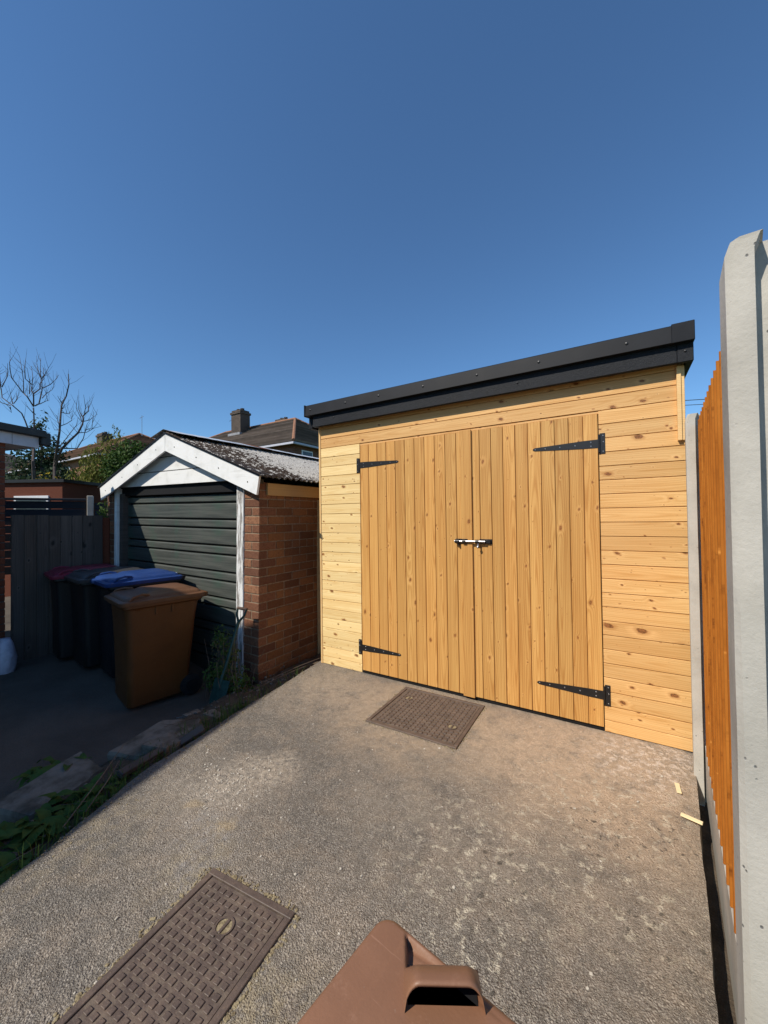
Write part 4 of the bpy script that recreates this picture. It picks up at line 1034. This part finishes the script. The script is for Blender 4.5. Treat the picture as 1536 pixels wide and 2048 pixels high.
# tangle of ivy-like weed beside the spade
def leafcloud(m, blobs, n_, smin, smax, up=0.0, shell=.55):
    tot = sum(b[3]*b[4]*b[5] for b in blobs)
    for (cx, cy, cz, rx, ry, rz_) in blobs:
        for _ in range(max(1, int(n_*rx*ry*rz_/tot))):
            while True:
                d = Vector((rnd.gauss(0, 1), rnd.gauss(0, 1), rnd.gauss(0, 1)))
                if d.length > .01: break
            d.normalize(); r = (shell+(1-shell)*rnd.random())*(1+.22*nz(d.x*2.3+cx, d.y*2.3+cy, d.z*2.3+cz))
            p = Vector((cx+d.x*rx*r, cy+d.y*ry*r, cz+d.z*rz_*r))
            s_ = rnd.uniform(smin, smax)
            nrm = (d*.6+Vector((rnd.uniform(-1, 1), rnd.uniform(-1, 1), rnd.uniform(-.6, 1)))).normalized()
            a = nrm.orthogonal().normalized(); a = (Matrix.Rotation(rnd.uniform(0, 2*PI), 3, nrm) @ a)
            if up: a = (a*(1-up)+Vector((rnd.uniform(-.3, .3), rnd.uniform(-.3, .3), 1))*up).normalized()
            b = nrm.cross(a)
            if b.length < .05: b = a.orthogonal()
            b.normalize()
            k = .42 if not up else .26
            m.add([p-a*s_, p+b*s_*k, p+a*s_, p-b*s_*k], [(0, 1, 2, 3)])
o = empty('weed_tangle', (-.55, -.80, -.23), label='tangled leafy climber in front of the garage door by the spade', cat='climber')
m = MB(); leafcloud(m, [(-.10, .02, .20, .17, .12, .22), (-.02, .10, .45, .12, .09, .22), (.14, .06, .18, .16, .12, .20), (-.18, .10, .55, .10, .08, .14), (.28, .12, .10, .14, .12, .12)], 1500, .010, .026, 0, .3)
m.build('leaves', M['lf_weed'], o, fix=False)
m = MB(); leafcloud(m, [(-.08, .02, .50, .14, .08, .16), (.05, .02, .28, .16, .10, .22)], 260, .006, .014, 0, .5); m.build('dry_leaves', M['lf_dry'], o, fix=False)
m = MB()
for k in range(26):
    a = Vector((rnd.uniform(-.25, .3), rnd.uniform(-.05, .12), 0)); b = a+Vector((rnd.uniform(-.15, .15), rnd.uniform(-.06, .1), rnd.uniform(.25, .65)))
    mid = (a+b)/2+Vector((rnd.uniform(-.08, .08), rnd.uniform(-.05, .05), .05)); m.tube([a, mid, b], [.003, .0025, .0015], 5)
m.build('stems', M['twig'], o)
# twigs and dry stalks
m = MB()
for k in range(60):
    y = rnd.uniform(-2.6, -.3); x = xl(y)-abs(rnd.gauss(0, .16)); z_ = soil_z(x, y)
    a = rnd.uniform(0, 2*PI); l = rnd.uniform(.06, .28); p = Vector((x, y, z_+.004)); q = p+Vector((math.cos(a)*l, math.sin(a)*l, rnd.uniform(0, .05)))
    m.tube([p, (p+q)/2+Vector((rnd.uniform(-.02, .02), rnd.uniform(-.02, .02), rnd.uniform(0, .02))), q], [.0022, .0018, .001], 4)
for (a, b) in (((-.20, -.62, -.02), (-.02, .0, .05)), ((-.15, -.85, -.02), (-.06, -.2, .02)), ((-.55, -.95, -.18), (-.75, -.7, .15)), ((-.62, -.92, -.18), (-.70, -.62, .2)), ((.30, -2.3, 0), (.02, -1.9, .12)), ((.28, -2.2, 0), (.14, -1.98, .10))):
    a, b = Vector(a), Vector(b); m.tube([a, a.lerp(b, .5)+Vector((.02, .01, .02)), b], [.003, .0028, .0015], 5)
tag(m.build('dry_twigs', M['twig']), 'loose dry twigs and stalks along the driveway edge', 'twigs', kind='stuff')
m = MB()
for k in range(800):
    y = rnd.choice([rnd.uniform(-2.7, -.2), rnd.gauss(-1.2, .2), rnd.gauss(-2.1, .3)]); x = xl(y)-abs(rnd.gauss(.0, .10))+.012
    if y > 0: continue
    z_ = soil_z(x, y) if x < xl(y)+.01 else .0
    h = rnd.uniform(.03, .12); a = rnd.uniform(0, 2*PI); ln = rnd.uniform(.2, .8)*h; wv = rnd.uniform(.0015, .003)
    d = Vector((math.cos(a), math.sin(a), 0)); s_ = Vector((-d.y, d.x, 0))*wv; p = Vector((x, y, z_-.005))
    m.add([p-s_, p+s_, p+d*ln*.4+Vector((0, 0, h*.7))+s_*.7, p+d*ln*.4+Vector((0, 0, h*.7))-s_*.7, p+d*ln+Vector((0, 0, h))], [(0, 1, 2, 3), (3, 2, 4)])
tag(m.build('grass', M['lf_weed'], fix=False), 'sparse grass blades growing along the driveway edge', 'grass', kind='stuff')
m = MB()
for k in range(420):
    y = rnd.uniform(-2.7, -.1); x = xl(y)-rnd.random()**1.5*.55; s_ = rnd.uniform(.006, .022)
    m.box((x, y, soil_z(x, y)+s_*.2), (s_*rnd.uniform(.8, 1.6), s_, s_*.7), Matrix.Rotation(rnd.uniform(0, 3), 3, 'Z'), s_*.2)
tag(m.build('soil_stones', M['flag']), 'small stones and rubble crumbs on the shaded soil strip', 'stones', kind='stuff')
# ------------------------------------------------------------------ house beside the yard (its low wing corner is in view, its main block shades the yard)
hs = empty('brick_house', (-3.38, -1.60, -.25), (0, 0, .30), label='red brick house corner with pale eaves at the left edge', cat='house')
m = MB(); m.bx(-2.6, -.006, -1.9, -.006, -.1, 2.72); wl = m.build('wall', M['mortar_dark'], hs)
for c in range(-1, 32):
    zz = c*C0+C0/2
    if c % 2 == 0:
        bricko(wl, 'brick_dark', .1025, .215, H, (-.0512, -.1075, zz)); bricko(wl, 'brick_dark', .1025, .215, H, (-.0512, -.3325, zz)); bricko(wl, 'brick_dark', .215, .1025, H, (-.225, -.0512, zz))
    else:
        bricko(wl, 'brick_dark', .215, .1025, H, (-.1075, -.0512, zz)); bricko(wl, 'brick_dark', .1025, .215, H, (-.0512, -.2195, zz)); bricko(wl, 'brick_dark', .215, .1025, H, (-.3325, -.0512, zz))
m = MB(); m.bx(-2.6, .035, -1.9, .30, 2.665, 2.69); m.build('soffit', M['softgrey'], hs)
m = MB(); m.bx(.035, .055, -1.9, .03, 2.66, 2.87, .002); m.build('fascia_board', M['softgrey'], hs)
m = MB(); m.bx(.035, .055, .034, .31, 2.66, 2.87, .002); m.build('fascia_board', M['softgrey'], hs)
m = MB(); m.bx(-2.6, .030, .29, .31, 2.66, 2.87, .002); m.build('fascia_board', M['softgrey'], hs)
m = MB(); m.add([(-2.6, -1.9, 3.25), (.09, -1.9, 2.90), (.09, .36, 2.86), (-2.6, .36, 3.2), (-2.6, -1.9, 3.2), (.09, -1.9, 2.85), (.09, .36, 2.81), (-2.6, .36, 3.15)],
                [(0, 1, 2, 3), (7, 6, 5, 4), (0, 4, 5, 1), (1, 5, 6, 2), (2, 6, 7, 3), (3, 7, 4, 0)]); rf = m.build('roof', M['felt'], hs)
m = MB(); m.bx(.056, .12, -1.9, .36, 2.79, 2.88, .01); m.build('gutter', M['gutter'], rf)
m = MB(); m.bx(.02, .10, .312, .42, 2.70, 2.86, .01); m.build('gutter_end', M['gutter'], rf)
# main two storey block, placed relative to the wing
inv = (Matrix.Translation((-3.38, -1.60, -.25)) @ Matrix.Rotation(.30, 4, 'Z')).inverted()
cr = Vector((-2.12, -4.75, 0)); ex = Vector((math.cos(.23), math.sin(.23), 0)); ey = Vector((-math.sin(.23), math.cos(.23), 0))
def HP(x, y, z): return inv @ (cr+ex*x+ey*y+Vector((0, 0, z)))
def hbox(x0, x1, y0, y1, z0, z1):
    mm = MB(); mm.add([HP(a, b, c) for a in (x0, x1) for b in (y0, y1) for c in (z0, z1)], [(0, 1, 3, 2), (4, 6, 7, 5), (0, 4, 5, 1), (2, 3, 7, 6), (0, 2, 6, 4), (1, 5, 7, 3)]); return mm
hbox(-7, -.3, -9, -.3, -.3, 5.1).build('main_wall', M['farbrick2'], hs)
mm = MB(); mm.add([HP(0, 0, 5.1), HP(-7.3, 0, 5.1), HP(-7.3, -9.3, 5.1), HP(0, -9.3, 5.1), HP(-3.6, -3.6, 7.5), HP(-3.6, -5.7, 7.5)], [(0, 1, 4), (1, 2, 5, 4), (2, 3, 5), (3, 0, 4, 5), (0, 3, 2, 1)])
mm.build('main_roof', M['tile1'], hs)

# grey board gate between house and garage
gt = empty('board_gate', (-3.45, -.60, -.25), label='weathered grey board gate between the house and the garage', cat='gate')
for k in range(8):
    plank(gt, 'grey', 1.835, .112, (0, -.002-k*.1175, 0.0+rnd.uniform(-.006, .006)), (0, -PI/2, PI/2), 'board', .022, .004)
for zz in (.3, 1.5):
    m = MB(); m.bx(-.05, -.024, -.93, 0, zz, zz+.09); m.build('rail', M['grey'], gt)
tag(MB().bx(-3.56, -3.46, -.60, -.50, -.25, 1.55, .006).build('gate_post', M['brick_dark']), 'dark post between the grey gate and garage brickwork', 'post')
# sack by the house wall
m = MB(); rings = []
for i in range(12):
    t = i/11; z_ = .42*t; r_ = .125*math.sin(PI*(.18+.74*t))**.6
    rings.append([Vector((r_*math.cos(a*PI/10)*(1+.18*nz(a*1.3, t*4)), r_*.8*math.sin(a*PI/10)*(1+.18*nz(a*1.7, t*4, 3)), z_+.02*nz(a, t*5, 7))) for a in range(20)])
m.loft(rings); tag(m.build('rubbish_sack', M['bag'], smooth='all', loc=(-3.16, -1.66, -.20)), 'pale lilac plastic sack slumped against the house corner', 'sack')

# ------------------------------------------------------------------ neighbouring gardens
nf = empty('garden_fence', (-5.92, -.97, -.4), (0, 0, math.atan2(1.17, .57)), label='dark boarded garden fence seen above the grey gate', cat='fence')
for k in range(9):
    m = MB(); m.bx(-.9, 1.05, -.02, .0, 1.05+k*.135, 1.05+k*.135+.125, .003); m.build('board', M['darkboard'], nf)
for k in range(9):
    m = MB(); m.bx(1.17, 3.1, -.02, .0, 1.05+k*.135-.02, 1.05+k*.135+.105, .003); m.build('board', M['darkboard'], nf)
m = MB(); m.bx(-.9, 1.05, -.04, .02, 2.27, 2.31, .004); m.build('top_rail', M['darkboard'], nf)
m = MB(); m.bx(1.065, 1.155, -.06, .04, 0, 2.36, .006); m.build('post', M['concpost'], nf)
ob = empty('brick_outbuilding', (-9.6, -.35, -.4), (0, 0, .53), label='low dark red outbuilding with flat black roof beyond the gate', cat='outbuilding')
m = MB(); m.bx(-2, 1.72, 0, 2.4, 0, 2.80); m.build('wall', M['brick_dark'], ob)
m = MB(); m.bx(-2.1, 1.80, -.06, 2.5, 2.80, 2.87); m.build('roof', M['gutter'], ob)
for (a, b) in ((-.6, .38), (.62, 1.42)):
    m = MB(); m.bx(a, b, -.03, .02, 1.95, 2.50, .004); f = m.build('window', M['upvc'], ob)
    m = MB(); m.bx(a+.06, b-.06, -.036, -.02, 2.0, 2.43); m.build('pane', M['glass'], f)

# ------------------------------------------------------------------ houses beyond
def hip_house(name, label, x0, x1, y0, y1, ze, zr, wallm, tilem, ridgem='terracotta', courses=17, base=-.4):
    """long axis along X; ridge inset by half the depth"""
    o = empty(name, ((x0+x1)/2, (y0+y1)/2, base), label=label, cat='house', group='hipped houses beyond the gardens')
    cx, cy = o.location.x, o.location.y
    hx, hy = (x1-x0)/2, (y1-y0)/2; ov = .35
    m = MB(); m.bx(-hx, hx, -hy, hy, 0, ze-base-.02); wo = m.build('wall', M[wallm], o)
    ra = hx-hy*.95; Z0 = ze-base; Z1 = zr-base
    E = [Vector((-hx-ov, -hy-ov, Z0)), Vector((hx+ov, -hy-ov, Z0)), Vector((hx+ov, hy+ov, Z0)), Vector((-hx-ov, hy+ov, Z0))]
    Rr = [Vector((-ra, 0, Z1)), Vector((ra, 0, Z1))]
    m = MB()
    def face(a, b, c, d):   # eave a->b, ridge d->c : stepped tile courses
        nrm = (b-a).cross(d-a).normalized()
        if nrm.z < 0: nrm = -nrm
        for k in range(courses):
            t0, t1 = k/courses, min(1, (k+1.12)/courses)
            p, q, r, s_ = a.lerp(d, t0), b.lerp(c, t0), b.lerp(c, t1), a.lerp(d, t1)
            up = nrm*.085; lo = nrm*.005
            m.add([p+up, q+up, r+lo, s_+lo, p, q], [(0, 1, 2, 3), (4, 5, 1, 0)])
    face(E[0], E[1], Rr[1], Rr[0]); face(E[1], E[2], Rr[1], Rr[1]); face(E[2], E[3], Rr[0], Rr[1]); face(E[3], E[0], Rr[0], Rr[0])
    rf = m.build('roof', M[tilem], o, fix=False)
    for a, b in ((Rr[0], Rr[1]), (E[0], Rr[0]), (E[1], Rr[1]), (E[2], Rr[1]), (E[3], Rr[0])):
        mm = MB(); mm.tube([a+Vector((0, 0, .03)), b+Vector((0, 0, .03))], .08, 8); mm.build('ridge_tiles', M[ridgem], rf, True)
    mm = MB(); mm.bx(-hx-ov, hx+ov, -hy-ov-.02, -hy-ov+.06, Z0-.12, Z0-.03); mm.build('gutter', M['softgrey'], rf)
    mm = MB(); mm.bx(hx+ov-.06, hx+ov+.02, -hy-ov+.07, hy+ov, Z0-.12, Z0-.03); mm.build('gutter', M['softgrey'], rf)
    mm = MB(); mm.bx(-hx-ov+.06, hx+ov-.07, -hy-ov+.06, hy+ov-.06, Z0-.05, Z0-.02); mm.build('soffit', M['softgrey'], rf)
    o['dims'] = 0; del o['dims']
    return o, wo, rf
def window(wo, face, x, z, ww, hh, o):
    m = MB(); g_ = MB()
    if face == 'front': m.bx(x, x+ww, -.04, .02, z, z+hh, .01); g_.bx(x+.06, x+ww-.06, -.05, -.03, z+.06, z+hh*.55); g_.bx(x+.06, x+ww-.06, -.05, -.03, z+hh*.6, z+hh-.06)
    else: m.bx(-.02, .04, x, x+ww, z, z+hh, .01); g_.bx(.03, .05, x+.06, x+ww-.06, z+.06, z+hh*.55); g_.bx(.03, .05, x+.06, x+ww-.06, z+hh*.6, z+hh-.06)
    return m, g_
def add_win(wo, hx, hy, face, x, z, ww, hh):
    off = (0, -hy, 0) if face == 'front' else (hx, 0, 0)
    m, g_ = window(wo, face, x, z, ww, hh, None)
    f = m.build('window', M['upvc'], wo, loc=off); g_.build('pane', M['glass'], f)
def chimney(rf, x, y, z0, z1, wx, wy, pots=2):
    m = MB(); m.bx(x-wx/2, x+wx/2, y-wy/2, y+wy/2, z0, z1-.25); m.bx(x-wx/2-.05, x+wx/2+.05, y-wy/2-.05, y+wy/2+.05, z1-.25, z1-.12); m.bx(x-wx/2+.02, x+wx/2-.02, y-wy/2+.02, y+wy/2-.02, z1-.12, z1)
    c = m.build('chimney', M['sootbrick'], rf)
    for k in range(pots):
        px = x+(k-(pots-1)/2)*.34; mm = MB(); mm.tube([(px, y, z1), (px, y, z1+.06), (px, y, z1+.14)], [.13, .11, .12], 10); mm.build('chimney_pot', M['sootbrick'], c, True)
    mm = MB(); mm.bx(x-wx/2-.12, x+wx/2+.12, y-wy/2-.16, y-wy/2+.02, z0+.28, z0+.42); mm.build('flashing', M['lead'], c)
    return c
o1, w1, r1 = hip_house('brick_house', 'brown roofed brick house with sooty chimney behind the garage', -23.4, -9.9, 9.6, 17.2, 4.95, 7.35, 'farbrick2', 'tile1')
hx, hy = 6.75, 3.8
add_win(w1, hx, hy, 'side', -3.3, 4.25, .75, .85); add_win(w1, hx, hy, 'side', 1.0, 4.0, 1.2, 1.1)
for x in (-6.0, -2.8, 1.0, 4.0): add_win(w1, hx, hy, 'front', x, 4.0, 1.5, 1.2)
chimney(r1, -.45, -1.0, 6.7, 8.55, .85, .7, 2); chimney(r1, 1.6, .6, 6.9, 8.05, .9, .7, 2)
m = MB(); m.tube([(-1.0, -1.1, 6.9), (-1.0, -1.1, 8.3)], .02, 6); m.tube([(-1.4, -1.1, 8.05), (-.8, -1.1, 8.15)], .012, 5); m.build('aerial', M['iron'], r1)
o2, w2, r2_ = hip_house('brick_house', 'warm brown roofed house rising behind the conifers', -36.5, -22.0, 7.0, 14.2, 5.3, 7.45, 'farbrick', 'tile2', 'terracotta')
for x in (-6.5, -4.2, -1.5, 1.5): add_win(w2, 7.25, 3.6, 'front', x, 4.1, 1.5, 1.2)
chimney(r2_, -1.2, 0, 7.1, 8.5, .9, .7, 2)
m = MB(); m.tube([(4.2, 0, 7.7), (4.2, 0, 9.1)], .02, 6); m.tube([(3.9, 0, 8.95), (4.4, 0, 9.0)], .012, 5); m.build('aerial', M['screw'], r2_)
o3, w3, r3 = hip_house('brick_house', 'grey brown roofed house far off between the eaves and dark tree', -48, -36.5, 3.0, 10.5, 5.2, 7.3, 'farbrick2', 'tile3', 'tile3')
for x in (-4, -1, 2.2): add_win(w3, 5.75, 3.75, 'front', x, 3.9, 1.4, 1.2)
chimney(r3, -1.5, -2.0, 6.2, 8.0, 1.2, .8, 2)

# ------------------------------------------------------------------ trees
def twig_xz(px, py, D):   # used only to lay the traced twigs out in the tree's own upright plane
    return ((px-75)/769*D, 1.5+(1053-py)/769*D)
bt = empty('bare_tree', (-15.4, 2.24, -.4), (0, 0, YAW+.74), label='leafless tree with upright twigs above the garden shrubs', cat='tree')
BR = [[(450, 1900), (435, 1500), (440, 1280), (445, 1000), (440, 780)], [(440, 780), (380, 680), (340, 610), (240, 480), (232, 430), (225, 330), (235, 260)],
 [(440, 780), (440, 640), (420, 560), (425, 480), (432, 380), (420, 185)], [(345, 600), (345, 460), (330, 320), (305, 100)], [(420, 490), (360, 440), (355, 330), (365, 130)],
 [(450, 770), (490, 740), (520, 560), (520, 440), (505, 340), (510, 75)], [(505, 400), (480, 300), (470, 155)], [(515, 420), (560, 330), (590, 235)], [(525, 530), (600, 470), (645, 420), (685, 330)],
 [(500, 740), (560, 710), (585, 715)], [(520, 680), (560, 610), (620, 520), (650, 420)], [(440, 640), (500, 540), (505, 450), (540, 380), (535, 190)], [(400, 640), (405, 480), (380, 330)],
 [(640, 1900), (650, 1500), (670, 1280), (690, 1080), (710, 800), (720, 680), (770, 540), (790, 420), (787, 260)], [(715, 680), (670, 600)], [(720, 800), (790, 790), (840, 725)], [(720, 760), (750, 700)],
 [(650, 1500), (720, 1280), (800, 1180), (880, 1070), (930, 940), (950, 850), (955, 770), (1010, 710), (1010, 630)], [(930, 940), (910, 800), (870, 700), (880, 560)], [(945, 850), (905, 700), (900, 545)],
 [(960, 770), (970, 680), (945, 525)], [(940, 900), (1000, 880), (1085, 790)], [(880, 1080), (980, 1030), (1070, 945), (1165, 885)], [(700, 1260), (800, 1090), (860, 980), (890, 830)],
 [(720, 1280), (870, 1280), (930, 1150), (960, 1000), (970, 950)], [(430, 1220), (360, 970), (330, 900), (250, 820), (150, 700), (140, 580), (90, 420), (40, 350), (20, 225)], [(230, 840), (150, 800), (70, 700), (0, 630)],
 [(140, 580), (125, 330)], [(150, 580), (205, 470), (210, 350)], [(250, 800), (225, 640)], [(260, 790), (290, 690), (275, 600)], [(700, 1000), (680, 900), (670, 820)], [(710, 980), (770, 940), (820, 890), (825, 780)], [(965, 1010), (1040, 960), (1050, 740)], [(690, 1060), (640, 1050)], [(440, 850), (370, 780)], [(230, 860), (240, 920)]]
tm, bmh = MB(), MB()
for k, br in enumerate(BR):
    dy = 0; pts = []; r0 = {0: .060, 13: .052, 17: .045}.get(k, .024 if len(br) > 4 else .016); rad = []
    sgn = rnd.uniform(-1, 1)
    for i, (a, b) in enumerate(br):
        sx, zz = twig_xz(a/6.4, 700+b/6.4, 14.0)
        dep = sgn*.25*i/len(br)*2 + .9*nz(a*.004, b*.004, 2)
        pts.append((sx, dep, zz+.4)); rad.append(r0*(1-.72*i/(len(br)-1)))
    (tm if k in (0, 13, 17) else bmh).tube(pts, rad, 6)
    for q in range(int(len(pts)*1.6)):
        i = rnd.randrange(1, len(pts)); a = Vector(pts[i-1]).lerp(Vector(pts[i]), rnd.random())
        if a.z < 4.2: continue
        l = rnd.uniform(.15, .6); d = Vector((rnd.uniform(-.7, .7), rnd.uniform(-.7, .7), rnd.uniform(.3, 1.0))).normalized()
        bmh.tube([a, a+d*l*.5+Vector((0, 0, .02)), a+d*l+Vector((0, 0, l*.25))], [.007, .005, .003], 4)
tm.build('trunk', M['bark'], bt, True); bmh.build('branches', M['bark'], bt, True)
def tree(name, label, loc, blobs, n_, smin, smax, mat, up=0.0, trunk=.08, th=1.5, cat='tree', shell=.55, lim=True):
    o = empty(name, loc, label=label, cat=cat)
    m = MB(); leafcloud(m, blobs, n_, smin, smax, up, shell); m.build('crown', M[mat], o, fix=False)
    m = MB(); m.tube([(0, 0, 0), (.03, .02, th*.5), (-.02, 0, th)], [trunk, trunk*.8, trunk*.4], 8)
    if lim:
        for b in blobs[:6]: m.tube([(0, 0, min(th*.6, b[2]*.5)), (b[0]*.5, b[1]*.5, b[2]*.75), (b[0], b[1], b[2])], [trunk*.4, trunk*.3, trunk*.12], 5)
    m.build('trunk', M['bark'], o, True)
    return o
def blobs_cone(H_, R_, n_, z0=.4):
    r = []
    for i in range(n_):
        t = (i+.5)/n_; rr = R_*(1-t)**.8+.10
        for k in range(3 if t < .7 else 1):
            a = rnd.uniform(0, 2*PI); q = rr*.55
            r.append((math.cos(a)*q*.7, math.sin(a)*q*.7, z0+t*(H_-z0), q, q, (H_-z0)/n_*.9))
    return r
tree('dark_evergreen_tree', 'dark sparse evergreen tree behind the leafless tree', (-20.2, 3.8, -.4), blobs_cone(7.0, 2.3, 9, 2.2)+[(.9, .6, 3.6, .7, .6, .6), (-1.1, -.6, 3.2, .8, .7, .8), (-.2, 0, 6.2, .4, .4, .7)], 9000, .05, .13, 'lf_dark', 0, .12, 5.5, shell=.35)
tree('golden_conifer', 'golden green feathery conifer left of the garage roof', (-9.5, 1.85, -.4), blobs_cone(4.2, 1.15, 8, .8)+[(-.6, -.25, 2.5, .5, .5, 1.1), (.45, .25, 2.7, .5, .5, 1.1), (-.35, 0, 3.3, .4, .4, .8), (.30, .22, 3.85, .33, .33, .75)], 12000, .035, .085, 'lf_gold', .55, .08, 2.5, shell=.4)
tree('leafy_hedge_shrub', 'dense dark green rounded shrub against the garage roof', (-7.65, 1.7, -.4), [(0, 0, 2.9, .55, .5, 1.0), (.22, .15, 3.35, .40, .4, .55), (-.22, -.12, 3.2, .38, .4, .55), (.1, .1, 1.8, .6, .6, .9)], 9000, .03, .065, 'lf_laurel', 0, .06, 2.0, 'shrub', .6)
tree('yellow_shrub', 'bright yellow flowering shrub below the leafless tree', (-12.8, 1.6, -.4), [(0, 0, 2.5, .8, .7, .9), (.6, .35, 2.45, .6, .6, .8), (-.5, -.3, 2.4, .5, .5, .8)], 2600, .03, .07, 'lf_yellow', .3, .05, 1.8, 'shrub', .5)
tree('lime_shrub', 'lime green leafy shrub next to the dark evergreen tree', (-14.5, .75, -.4), [(0, 0, 2.5, .7, .6, 1.0), (.7, .5, 2.35, .6, .5, .8), (1.5, 1.0, 2.3, .6, .5, .8)], 2600, .03, .075, 'lf_lime', 0, .05, 1.8, 'shrub', .5)
tree('garden_shrub', 'dark bushy shrub filling the garden under the leafless tree', (-13.6, 2.0, -.4), [(0, 0, 1.9, 1.6, .9, 1.1), (-1.4, -.9, 2.0, 1.2, .8, 1.2), (1.2, .9, 2.2, 1.0, .8, 1.1)], 4200, .04, .09, 'lf_laurel', 0, .06, 1.8, 'shrub', .5)
o = empty('climbing_plant', (-3.72, -.42, -.25), label='grey green climber hanging at the garage eave above the gate', cat='climber')
m = MB(); leafcloud(m, [(0, 0, 1.86, .17, .14, .10), (-.18, .1, 1.9, .16, .12, .08), (.02, -.05, 2.0, .07, .06, .12)], 240, .018, .045, .2, .3); m.build('leaves', M['lf_weed'], o, fix=False)
m = MB(); m.tube([(0, 0, 0), (.02, 0, 1.2), (0, .02, 2.16)], [.018, .015, .022], 8); m.tube([(0, 0, 1.7), (-.25, .1, 1.95), (-.5, .25, 2.0)], [.006, .005, .003], 5); m.tube([(0, 0, 1.75), (.12, -.08, 1.98)], [.006, .003], 5); m.build('stem', M['bark'], o, True)
# overhead cables beyond the fence
m = MB(); m.tube([(-2, 18, 7.1), (6, 12.5, 5.0), (14, 8, 5.4)], .012, 5); tag(m.build('overhead_cable', M['cable']), 'upper thin black cable crossing the sky behind the fence', 'cable')
m = MB(); m.tube([(-2, 18, 6.9), (6.2, 12.4, 4.8), (14, 7.0, 4.6)], .010, 5); tag(m.build('overhead_cable', M['cable']), 'lower thin black cable crossing the sky behind the fence', 'cable')
